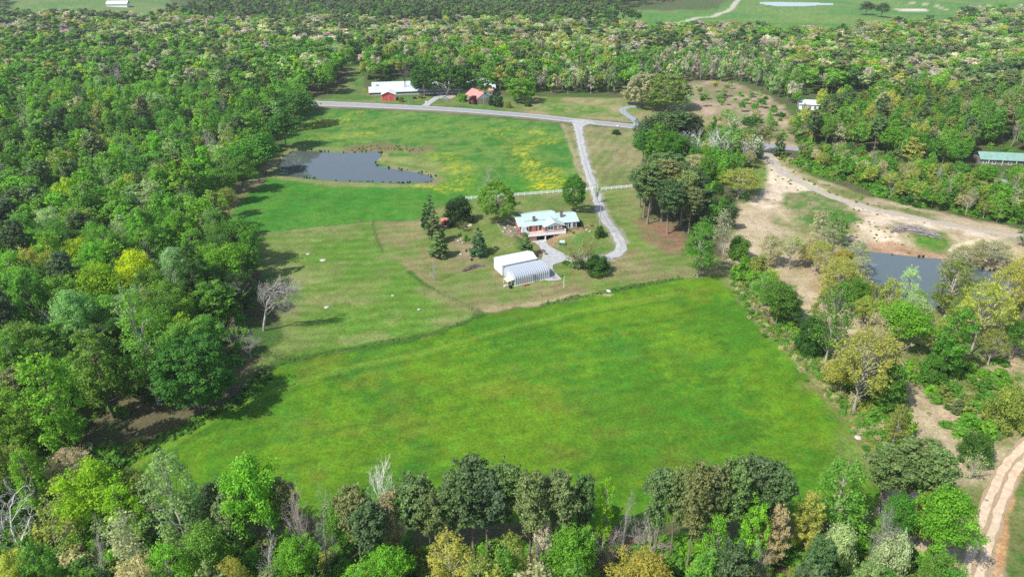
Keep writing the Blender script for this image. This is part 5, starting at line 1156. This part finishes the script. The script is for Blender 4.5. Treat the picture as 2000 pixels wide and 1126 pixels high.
# --- poles
def pole(px, py, h, lab, arms=0, m=WOOD, r=.14, name="utility_pole", xf=False):
    g = P(px, py); t = thing(name, lab, "pole", tuple(g), .25)
    MB().tube([(0, 0, -.4), (0, 0, h)], [r, r * .65], 8).build("shaft", m, t)
    for k in range(arms):
        z = h - .5 - .9 * k; a = MB().box(-1.15, 1.15, -.06 - .12, .06 - .12 - .0, z - .06, z + .06).build("crossarm", GREYW, t)
        for x in (-1.0, -.4, .4, 1.0): MB().tube([(x, -.12, z + .06), (x, -.12, z + .25)], [.05, .03], 6).build("insulator", ROCK, a)
    if xf: MB().tube([(.3, 0, h - 2.1), (.3, 0, h - 1.2)], .22, 10).build("transformer", mat("grey_can", (.5, .52, .54)), t)
    return g
pg = [pole(1170, 462, 11.5, "vine-covered utility pole inside the driveway bend", 0, WOOD, .16, xf=False), pole(1200, 321, 9.5, "bare pole standing alone on the mowed strip"), pole(1216, 234, 7.5, "short pole on the verge between lane and road"), pole(945, 208, 10.5, "roadside pole with crossarms in front of the farmhouse", 2, xf=True), pole(829, 193, 9.0, "pole on the farm lawn before the dark tree", 0), pole(798, 207, 8.0, "thin pole at the road edge past the red shed"), pole(591, 203, 9.0, "pole by the road at the wood's corner"), pole(1750, 330, 13.0, "tall pale twin-stem snag pole in the wood across the road")]
pole(1101, 562, 4.3, "short white post standing on the mowed yard below the gravel", 0, WHITE, .09, name="post")
def wire(a, za, b, zb, sag, lab):
    A_, B_ = Vector((a[0], a[1], a[2] + za)), Vector((b[0], b[1], b[2] + zb)); pts = [A_.lerp(B_, t / 14) - Vector((0, 0, sag * 4 * (t / 14) * (1 - t / 14))) for t in range(15)]
    tag(MB().tube(pts, .022, 4).build("overhead_wire", mat("wire", (.25, .25, .26), .5)), lab, "wire")
wire(pg[0], 11.2, pg[1], 9.3, 1.4, "overhead wire from the vine-covered pole to the mowed strip pole")
wire(pg[1], 9.3, pg[2], 7.3, 1.2, "overhead wire from the mowed strip pole to the road verge")
wire(pg[2], 7.3, pg[3], 9.6, 2.6, "overhead wire along the road past the farmhouse")
wire(pg[3], 9.8, pg[4], 8.8, 1.2, "overhead wire from the crossarm pole over the farm lawn")
# vine on the pole and ground bushes
def bush(px, py, w, h, col, lab, grp=None, kind='shrub'):
    g = P(px, py); dep = project(*g)[2]; put(kind, col, g[0], g[1], h, w / 2 * dep / FPX, 0, lab, grp, name="shrub")
bush(1170, 462, 20, 4.6, 'dark', "dark green vine bush wrapped round the utility pole's foot")
BG = "small garden bushes"
for px, py, w, h, c, lab in [(1114,452,6,.9,'olive',"round olive bush by the path beyond the house steps"),(1120,455,6,.8,'rust',"rusty bush in the mulch beside the house steps"),(1127,447,7,1.0,'rose',"pinkish bush at the house's far corner"),(1145,443,7,.9,'pale',"pale yellow-green bush at the path's end"),(1155,441,8,1.0,'olive',"olive bush beside the pale one at the path's end"),(1139,445,5,.7,'rust',"tiny rusty bush on the curving path"),(1131,442,9,2.4,'deep',"dark upright bush against the house's end wall"),
    (1014,452,7,1.2,'rust',"reddish bush at the rock garden's house corner"),(1060,492,12,1.0,'rose',"pink flowering azalea clump beside the gravel yard"),(1067,497,8,.8,'rose',"smaller pink azalea next to the gravel yard"),(888,441,7,.9,'rust',"brown shrub between play house and rock beds"),(896,457,11,.7,'bright',"low bright green mound in the lawn"),(911,488,6,.6,'silver',"silvery plant in the stone-edged bed"),(893,466,7,.6,'silver',"pale plant beside the stone bed's edge"),(910,470,12,2.6,'mid',"leafy green shrub hiding the rock bed's end"),
    (911,491,5,.7,'deep',"tiny dark evergreen in the bare bed"),(921,508,6,.9,'deep',"small dark shrub above the garage lawn"),(1098,540,4,1.0,'rust',"rusty little conifer beside the gravel's lower end"),(1128,520,34,2.6,'silver',"grey-green low shrub under the wide many-stemmed one"),(1106,515,18,1.4,'green',"low green shrub at the gravel yard's edge"),(845,482,16,.7,'green',"weedy green tuft along the old wire fence"),(1052,462,5,.8,'rust',"potted shrub on the slope beside the garage")]:
    bush(px, py, w, h, c, lab, BG)
# dark brush heap
def heap(name, lab, cat, pts, wid, hgt, n_, m, seed, L=(2, 5)):
    rs = random.Random(seed); w = catmull(PP(pts), 1.0); g = MB()
    t = thing(name, lab, cat, (w[0][0], w[0][1], T(*w[0]))); o0 = Vector(t.location)
    for k in range(n_):
        i = rs.randrange(1, len(w) - 1); c = w[i]; f = math.sin(math.pi * i / (len(w) - 1)) ** .5; off = rs.gauss(0, wid * .33) * f
        z = T(*c) + max(.1, hgt * f * rs.uniform(.05, 1) * max(.1, 1 - abs(off) / wid))
        d = w[min(i + 1, len(w) - 1)] - w[i - 1]; a = math.atan2(d[1], d[0]) + rs.gauss(0, .35); l_ = rs.uniform(*L); r_ = rs.uniform(.03, .11)
        p = Vector((c[0] - math.sin(a) * off, c[1] + math.cos(a) * off, z)) - o0; v = Vector((math.cos(a), math.sin(a), rs.gauss(0, .16))) * l_ / 2
        mid = p + Vector((rs.gauss(0, .2), rs.gauss(0, .2), rs.gauss(0, .15)))
        lg = MB().tube([p - v, mid, p + v], [r_, r_ * .8, r_ * .4], 5); 
        if k < 60: lg.build("log", m, t)
        else:
            b = len(g.v); g.v += lg.v; g.f += [tuple(b + q for q in fc) for fc in lg.f]
    if g.v: q = g.build("brushwood", m, t); q["kind"] = "stuff"
heap("brush_pile", "long grey heap of cleared trunks and branches beside the gravel track", "brush pile", [(1742,452),(1765,449),(1790,452),(1815,458),(1832,465)], 3.6, 2.2, 420, mat("grey_deadwood", (.34, .30, .29), .9, .1, .35, 2), 5)
heap("brush_pile", "low purplish brown brush heap on the mowed slope near the garage", "brush pile", [(902,531),(918,524),(935,519),(946,521)], 1.6, .9, 300, mat("brown_deadwood", (.20, .16, .15), .9, .1, .3, 2), 6, (.8, 2))
for i, (a, b, lab) in enumerate([((1525,1060),(1560,1045),"pale fallen trunk lying on bare ground in the lower strip"), ((1510,1102),(1535,1107),"short pale fallen log below the pines"), ((1745,1098),(1785,1080),"pale fallen log near the dirt track"), ((180,803),(240,772),"pale fallen trunk inside the wood's shadow"), ((265,852),(272,845),"short stub of fallen wood in the field edge shade"), ((1562,1030),(1566,1060),"broken leaning pale trunk beside the fallen one")]):
    A_, B_ = P(*a), P(*b); tag(MB().tube([Vector(A_) + Vector((0, 0, .2)), Vector((A_ + B_) / 2) + Vector((.1, .1, .35)), Vector(B_) + Vector((0, 0, .25))], [.2, .16, .08], 7).build("fallen_log", mat("pale_log", (.50, .42, .34), .9, .1, .2, 2)), lab, "fallen log")
# mound of sand
def mound(px, py, w, h, lab, m, name, cat, depth=.5):
    g = P(px, py); dep = project(*g)[2]; R_ = w / 2 * dep / FPX; V, F = [(0, 0, h)], []; nr, na = 12, 40
    for i in range(1, nr + 1):
        for j in range(na):
            a = 6.283 * j / na; f = i / nr; wv = 1 + .12 * math.sin(3 * a + 1) + .07 * math.sin(7 * a)
            x, y = math.cos(a) * R_ * f * wv, math.sin(a) * R_ * f * wv * depth; V.append((x, y, T(g[0] + x, g[1] + y) - g[2] - .15 * (i == nr) + h * (1 - f ** 1.6) ** 1.2 * (1 + .12 * math.sin(5 * a + 6 * f)) + .1 * math.sin(9 * a + 11 * f) * (1 - f)))
    for j in range(na): F.append((0, 1 + j, 1 + (j + 1) % na))
    for i in range(nr - 1):
        for j in range(na): a = 1 + i * na + j; b_ = 1 + i * na + (j + 1) % na; F.append((a, a + na, b_ + na, b_))
    V[0] = (0, 0, h)
    me = bpy.data.meshes.new(name); me.from_pydata(V, [], F); me.materials.append(m); me.polygons.foreach_set("use_smooth", [True] * len(F)); o = tag(link(bpy.data.objects.new(name, me)), lab, cat); o.location = g
mound(1912, 490, 110, 4.2, "large pale sand mound behind the tan oaks beside the gravel track", mat("mound_sand", (.52, .44, .30), .95, .1, .3, .5, rgb2=(.36, .30, .19), bump=.4), "sand_mound", "mound", .6)
# stones: garden beds and pale rocks in the fields
def stone(px, py, s, lab, grp, m=ROCK, name="rock", flat=.5, cat="rock"):
    g = P(px, py); rs = random.Random(int(px * 7 + py)); bm = bmesh.new(); bmesh.ops.create_icosphere(bm, subdivisions=2, radius=s)
    for v in bm.verts: v.co *= 1 + rs.uniform(-.18, .18); v.co.z *= flat
    me = bpy.data.meshes.new(name); bm.to_mesh(me); bm.free(); me.materials.append(m); o = tag(link(bpy.data.objects.new(name, me)), lab, cat, grp); o.location = (g[0], g[1], g[2] + s * flat * .35); o.rotation_euler = (0, 0, rs.uniform(0, 6))
stone(602, 496, .65, "pale flat rock in the upper part of the mowed meadow", None, flat=.3); stone(630, 508, 1.0, "long pale rock slab in the mowed meadow", None, flat=.15); stone(638, 600, .7, "pale rock near the leaning tree's shadow tip", None, flat=.25)
stone(767, 577, .45, "small pale rock in the middle of the lower meadow", None, flat=.3); stone(818, 604, .5, "pale rock on the lower meadow near the lawn", None, flat=.3); stone(1189, 568, .8, "white rock pile at the edge of lawn and big field", None, WHITE, flat=.3); stone(1675, 854, .7, "pale rock at the big field's bare edge", None, flat=.3)
RG = "pale garden stones in the rock beds"
for px, py, s, lab in [(986,446,.55,"pale boulder in the middle of the rock garden"),(992,441,.45,"small boulder at the back of the rock garden"),(1003,437,.6,"boulder against the house end in the rock garden"),(983,452,.4,"low stone on the near side of the rock garden"),(998,452,.4,"bluish stone at the rock garden's lower edge"),(1006,444,.5,"pale stone beside the house corner"),(917,441,1.0,"large pale boulder by the reddish ornamental tree"),(895,470,.45,"pale stone in the silvery bed"),(900,468,.35,"small stone in the silvery bed"),(903,474,.4,"stone near the tiny dark evergreen"),(900,497,.5,"pinkish stone on the bare bed's lower edge"),(884,434,.5,"stone beside the red play house"),(1146,449,.45,"stone beside the pale bush at path's end"),(1152,452,.45,"stone on the lawn edge beyond the path"),(1207,247,1.0,"pale stones by the road verge"),(833,200,1.0,"whitish boulder on the farm lawn")]:
    stone(px, py, s, lab, RG, flat=.6)
e = PP([(972,437),(984,458),(1019,460)]); 
for a, b in ((0, 1), (1, 2)):
    L = math.hypot(*(e[b] - e[a])); o = tag(MB().box(0, L, -.12, .12, -.1, .22).build("garden_edging", GREYW), ("timber edging on the lawn side of the rock garden", "timber edging along the lower side of the rock garden")[a], "edging"); o.location = (e[a][0], e[a][1], T(*e[a])); o.rotation_euler = (0, math.atan2(T(*e[a]) - T(*e[b]), L), math.atan2(*(e[b] - e[a])[::-1]))
# red play house beside the magnolia
g = P(869, 440); t = thing("play_house", "small red play house between the cedars and the magnolia", "play house", tuple(g), .2)
MB().box(-1.3, 1.3, -1, 1, .4, 2.2).build("wall", REDWALL, t); gable_roof("roof", -1.5, 1.5, -1.2, 1.2, 2.2, 3.0, PINKROOF, t); MB().box(-.35, .35, -1.04, -1.003, .45, 1.8).build("door", DARKIN, t)
MB().box(-1.5, 1.5, -2.0, -1.06, .25, .4).build("porch", GREYW, t)
for x in (-1.2, 1.2): MB().box(x - .08, x + .08, -1.9, 1.0, -.2, .25).build("footing", GREYW, t)
# green and white covered cart on the lawn
g = P(1098, 477); t = thing("lawn_cart", "small green cart with a whitish cover parked on the lawn beside the gravel yard", "cart", tuple(g), -.25)
GR = mat("green_enamel", (.05, .28, .14), .5, .4, .1, 2)
MB().prism([(-1.3, .45), (-1.05, .95), (1.1, .95), (1.35, .45), (1.1, .3), (-1.1, .3)], -.6, .6, 'y').build("body", GR, t)
MB().prism([(-.95, .953), (-.8, 1.25), (.8, 1.25), (.98, .953)], -.52, .52, 'y').build("cover", WHITE, t)
for x in (-.8, .8):
    for y in (-.68, .68):
        wl_ = MB().tube([(x, y - .08, .28), (x, y + .08, .28)], .28, 12).build("wheel", BLACK, t); MB().tube([(x, y - .09, .28), (x, y + .09, .28)], .12, 8).build("rim", GALV, wl_)

# --- farm across the road
def barn(px, py, L, W, ang, he, hr, lab, wall=REDWALL, roof=mat("barn_roof", (.50, .56, .60), .5, .4, .12, .25), name="long_barn", cat="barn"):
    g = P(px, py); t = thing(name, lab, cat, tuple(g), ang); t.location.z = T(g[0] + math.cos(ang) * L / 2, g[1] + math.sin(ang) * L / 2)
    MB().box(0, L, 0, W, -3, he).build("wall", wall, t)
    MB().prism([(0, he), (W, he), (W / 2, hr - .15)], .0, .08, 'x').build("gable", wall, t); MB().prism([(0, he), (W, he), (W / 2, hr - .15)], L - .08, L, 'x').build("gable", wall, t)
    gable_roof("roof", -.5, L + .5, -.6, W + .6, he + .1, hr, roof, t, seams=1.8 if L > 20 else .9)
    return t
BA = math.atan2(9.0, 52.0)
b1 = barn(722, 186.5, 84, 11, BA, 2.4, 5.2, "long low red barn with white metal roof, nearest the road")
b2 = barn(728, 178.0, 84, 11, BA, 2.4, 5.2, "second long barn with white metal roof behind the first")
for b_, n_ in ((b1, 14), (b2, 14)):
    MB().box(1.2, 83, -.05, -.003, 1.1, 2.0).build("curtain_opening", mat("dark_curtain", (.16, .18, .2), .8), b_); MB().box(1.2, 83, -.09, -.004, .2, 1.09).build("lower_wall", mat("grey_wall", (.48, .50, .50), .8), b_)
    d = MB().box(-.06, -.003, 4, 7, 0, 2.3).build("door", DARKIN, b_)
sh = P(759, 197); t = thing("red_shed", "small red gabled shed with white roof standing beside the road", "shed", tuple(sh), math.radians(4))
MB().box(-4.2, 4.2, 0, 9, -1.5, 4.0).build("wall", REDWALL, t)
MB().prism([(-4.2, 4.0), (4.2, 4.0), (0, 5.6)], .0, .08, 'y').build("gable", REDWALL, t); MB().prism([(-4.7, 3.95), (0, 5.85), (4.7, 3.95), (4.7, 3.8), (0, 5.7), (-4.7, 3.8)], -.7, 9.7, 'y').build("roof", WMETAL, t)
MB().box(-4.3, -4.203, -.02, 9, -.5, 4.0).build("corner_board", WHITE, t); MB().box(4.203, 4.3, -.02, 9, -.5, 4.0).build("corner_board", WHITE, t)
d = MB().box(-1.7, 1.7, -.07, -.003, -.2, 3.0).build("door", mat("red_door", (.46, .085, .08), .7), t); MB().box(-.04, .04, -.11, -.072, 0, 3.0).build("door_seam", WHITE, d)
g = P(934, 198); t = thing("farm_house", "farmhouse with faded red roof and white gable behind the dark red tree", "house", tuple(g), math.radians(-62))
MB().box(-8, 8, -4.5, 4.5, -1.5, 3.6).build("wall", mat("cream_wall", (.60, .50, .38), .8), t); MB().prism([(-4.5, 3.6), (4.5, 3.6), (0, 6.6)], -8.0, -7.9, 'x').build("gable", WHITE, t); MB().prism([(-4.5, 3.6), (4.5, 3.6), (0, 6.6)], 7.9, 8, 'x').build("gable", WHITE, t)
rf = gable_roof("roof", -8.7, 8.7, -5.2, 5.2, 3.6, 7.0, PINKROOF, t); MB().box(2, 2.9, -.5, .5, 6.2, 8.2).build("chimney", BRICK, rf)
for x in (-5, -1, 3): window(t, x, x + 1.3, -4.5, 1.0, 2.7, 1, 2)
MB().box(5.2, 6.2, -4.57, -4.503, -.3, 2.3).build("door", WHITE, t)
g = P(942, 186); t = thing("farm_outbuilding", "outbuilding with an orange brown roof behind the farmhouse", "shed", tuple(g), math.radians(20))
MB().box(-6, 6, -4, 4, -2, 3.6).build("wall", WHITE, t); gable_roof("roof", -6.5, 6.5, -4.6, 4.6, 3.6, 6.2, ORANGE, t); MB().box(-1.2, 1.2, -4.07, -4.003, -.5, 2.6).build("door", DARKIN, t)
MB().prism([(-4, 3.6), (4, 3.6), (0, 6.0)], -6.0, -5.9, 'x').build("gable", WHITE, t)
def car(px, py, ang, m, lab, name="parked_car", L=4.5, truck=False):
    g = P(px, py); t = thing(name, lab, "truck" if truck else "car", (g[0], g[1], g[2] + .15), ang)
    if truck: body = [(-2.7, .4), (-2.7, 1.05), (-.6, 1.05), (.9, 1.1), (1.1, 1.15), (2.6, 1.05), (2.75, .75), (2.7, .4)]; cab = [(-.7, 1.05), (-.55, 1.75), (.75, 1.8), (1.35, 1.1)]
    else: body = [(-2.2, .4), (-2.25, .85), (-1.9, .98), (1.1, 1.0), (2.1, .82), (2.25, .6), (2.2, .4)]; cab = [(-1.6, .97), (-1.15, 1.45), (.35, 1.48), (1.2, .98)]
    MB().prism(body, -.9, .9, 'y').build("body", m, t); c_ = MB().prism(cab, -.78, .78, 'y').build("cab", m, t)
    gl = MB(); 
    for s in (-.785, .785): gl.prism([(p * .86, 1.02 + (q - 1.02) * .82) for p, q in cab], s - .012, s + .012, 'y')
    gl.build("window_glass", GLASS, t)
    k = cab[2], cab[3]; MB().quad((k[0][0] + .03, -.7, k[0][1] - .05), (k[0][0] + .03, .7, k[0][1] - .05), (k[1][0] + .02, .72, k[1][1] + .06), (k[1][0] + .02, -.72, k[1][1] + .06)).build("windscreen", GLASS, t)
    for x in (-1.45, 1.4):
        for y in (-.85, .85):
            w_ = MB().tube([(x, y - .12, .34), (x, y + .12, .34)], .34, 14).build("wheel", BLACK, t); MB().tube([(x, y - .125, .34), (x, y + .125, .34)], .18, 8).build("rim", GALV, w_)
    for y in (-.6, .6): MB().box(body[-2][0] - .06, body[-2][0] + .03, y - .17, y + .17, .68, .82).build("headlight", WHITE, t)
car(868, 193, .2, mat("silver_car", (.45, .47, .48), .3, .5, .03), "silver car parked under the grey leafless tree at the farm")
pad("turnaround", [(864,186),(884,184),(890,190),(872,195),(858,192)], GRAV2, .14)
# --- houses on the right
t = thing("white_house", "white house half hidden by trees across the road", "house", tuple(P(1577, 212)), math.radians(-12))
MB().box(-5.5, 5.5, -4, 4, -3, 3.4).build("wall", WHITE, t); gable_roof("roof", -6, 6, -4.6, 4.6, 3.4, 5.4, mat("bluish_roof", (.60, .66, .78), .5, .3, .06, .5), t)
for x in (-4, 0, 3): window(t, x, x + 1.2, -4, .8, 2.4, 1, 2)
t = thing("green_roofed_house", "pale house with greenish metal roof hidden in the trees near the white truck", "house", tuple(P(1636, 212)), math.radians(-8))
MB().box(-9, 9, -5, 5, -3, 3.4).build("wall", mat("grey_green_wall", (.42, .50, .46), .8), t); gable_roof("roof", -9.6, 9.6, -5.6, 5.6, 3.4, 6.2, mat("pale_green_roof", (.46, .60, .54), .5, .3, .1, .4), t, seams=1.2)
for x in (-7, -3, 2, 6): window(t, x, x + 1.3, -5, .8, 2.4, 1, 2)
MB().box(-.6, .6, -5.07, -5.003, -.2, 2.2).build("door", WHITE, t)
pad("parking_slab", [(1668,202),(1690,199),(1706,208),(1704,219),(1680,218),(1666,209)], mat("concrete", (.62, .62, .60)), .25)
car(1682, 210, -.5, WHITE, "white pickup truck parked on the concrete slab", "pickup_truck", truck=True)
t = thing("long_green_roofed_house", "long house with dark green metal roof at the wood across the road", "house", tuple(P(1948, 318)), math.radians(-10))
MB().box(-9.5, 9.5, -4, 4, -2, 2.7).build("wall", mat("brown_wall", (.22, .20, .18), .8), t); gable_roof("roof", -10, 10, -4.8, 4.8, 2.7, 5.2, DKGREENROOF, t, seams=1.0)
for x in (-8, -4, 3): window(t, x, x + 1.2, -4, .7, 2.0, 1, 2)
for x in (-6, 0, 6): MB().box(x - .1, x + .1, -4.7, -4.5, -1, 2.75).build("porch_post", WHITE, t)
car(1990, 322, .1, WHITE, "white car at the long green-roofed house")
t = thing("small_white_trailer", "small white box trailer by the wood deep beyond the road", "trailer", tuple(P(418, 196)), .1)
MB().box(-4.5, 4.5, -1.3, 1.3, .6, 3.2).build("body", WHITE, t); MB().box(-4.6, 4.6, -1.4, 1.4, 3.203, 3.35).build("roof", GALV, t)
for x in (-1, 1): MB().tube([(x * 1.2, -1.35, .5), (x * 1.2, 1.35, .5)], .45, 12).build("wheel", BLACK, t)
t = thing("far_house", "small pale farm building at the edge of the far green field", "house", tuple(P(232, 13)), .1)
MB().box(-14, 14, -6, 6, -6, 4).build("wall", WHITE, t); gable_roof("roof", -15, 15, -7, 7, 4, 8, WMETAL, t)
# reeds and bank tufts round the ponds
rsn = np.random.RandomState(9); items = []
for poly, z, n_ in ((PW, WATER_NEAR, 150), (PE, WATER_RIGHT, 80)):
    q = catmull(np.vstack([poly, poly[:1]]), .5)
    for _ in range(n_):
        i = rsn.randint(len(q)); p = q[i] + rsn.normal(0, .45, 2)
        if fbm(np.array([p[0]]), np.array([p[1]]), 5, 9)[0] < .43: continue
        s_ = rsn.uniform(.10, .22); items.append((p[0], p[1], max(T(*p), z - .1), rsn.uniform(0, 6.28), s_, s_ * rsn.uniform(1.0, 1.9), rsn.randint(4), *(COLS['deep'] if rsn.rand() < .7 else COLS['olive'])))
scatter("pond_reeds", items, [KINDS['shrub'][1][v][2] for v in range(4)])
# rough weeds along edges, pasture tufts
items = []
def strew(line, n_, wid, s0, s1, cols):
    q = catmull(PP(line), .6)
    for _ in range(n_):
        i = rsn.randint(len(q)); p = q[i] + rsn.normal(0, wid, 2); s_ = rsn.uniform(s0, s1)
        if ldist(p[:1], p[1:], trackline)[0] < 2.8: continue
        items.append((p[0], p[1], T(*p) - .05, rsn.uniform(0, 6.28), s_, s_ * rsn.uniform(.5, .9), rsn.randint(4), *COLS[cols[rsn.randint(len(cols))]]))
strew([(540,710),(620,692),(700,678),(780,665),(850,650),(905,630),(945,612)], 130, .6, .06, .15, ['green', 'mid', 'dark'])
strew([(1060,594),(1130,580),(1200,566),(1270,553),(1330,543)], 150, .6, .08, .22, ['green', 'mid', 'dark', 'olive'])
strew([(1440,548),(1470,600),(1520,655),(1570,700),(1640,775),(1700,850),(1722,890)], 380, 1.6, .2, .55, ['green', 'mid', 'olive', 'tan'])
strew([(215,925),(300,868),(400,815),(480,770),(520,725)], 220, 1.1, .12, .4, ['green', 'mid', 'dark'])
strew([(800,531),(830,556),(880,580),(945,612)], 50, .5, .05, .14, ['green', 'mid'])
strew([(1500,300),(1560,350),(1640,385),(1760,415)], 120, 5, .12, .35, ['green', 'olive', 'mid'])
strew([(1560,400),(1650,430),(1740,470)], 120, 7, .08, .28, ['mid', 'olive', 'bright'])
strew([(1780,720),(1880,760),(1960,700)], 120, 7, .1, .4, ['olive', 'mid', 'tan'])
strew([(690,292),(750,289),(820,293)], 140, 2.5, .1, .28, ['olive', 'tan', 'dark'])
scatter("edge_weeds", items, [KINDS['shrub'][1][v][2] for v in range(4)])
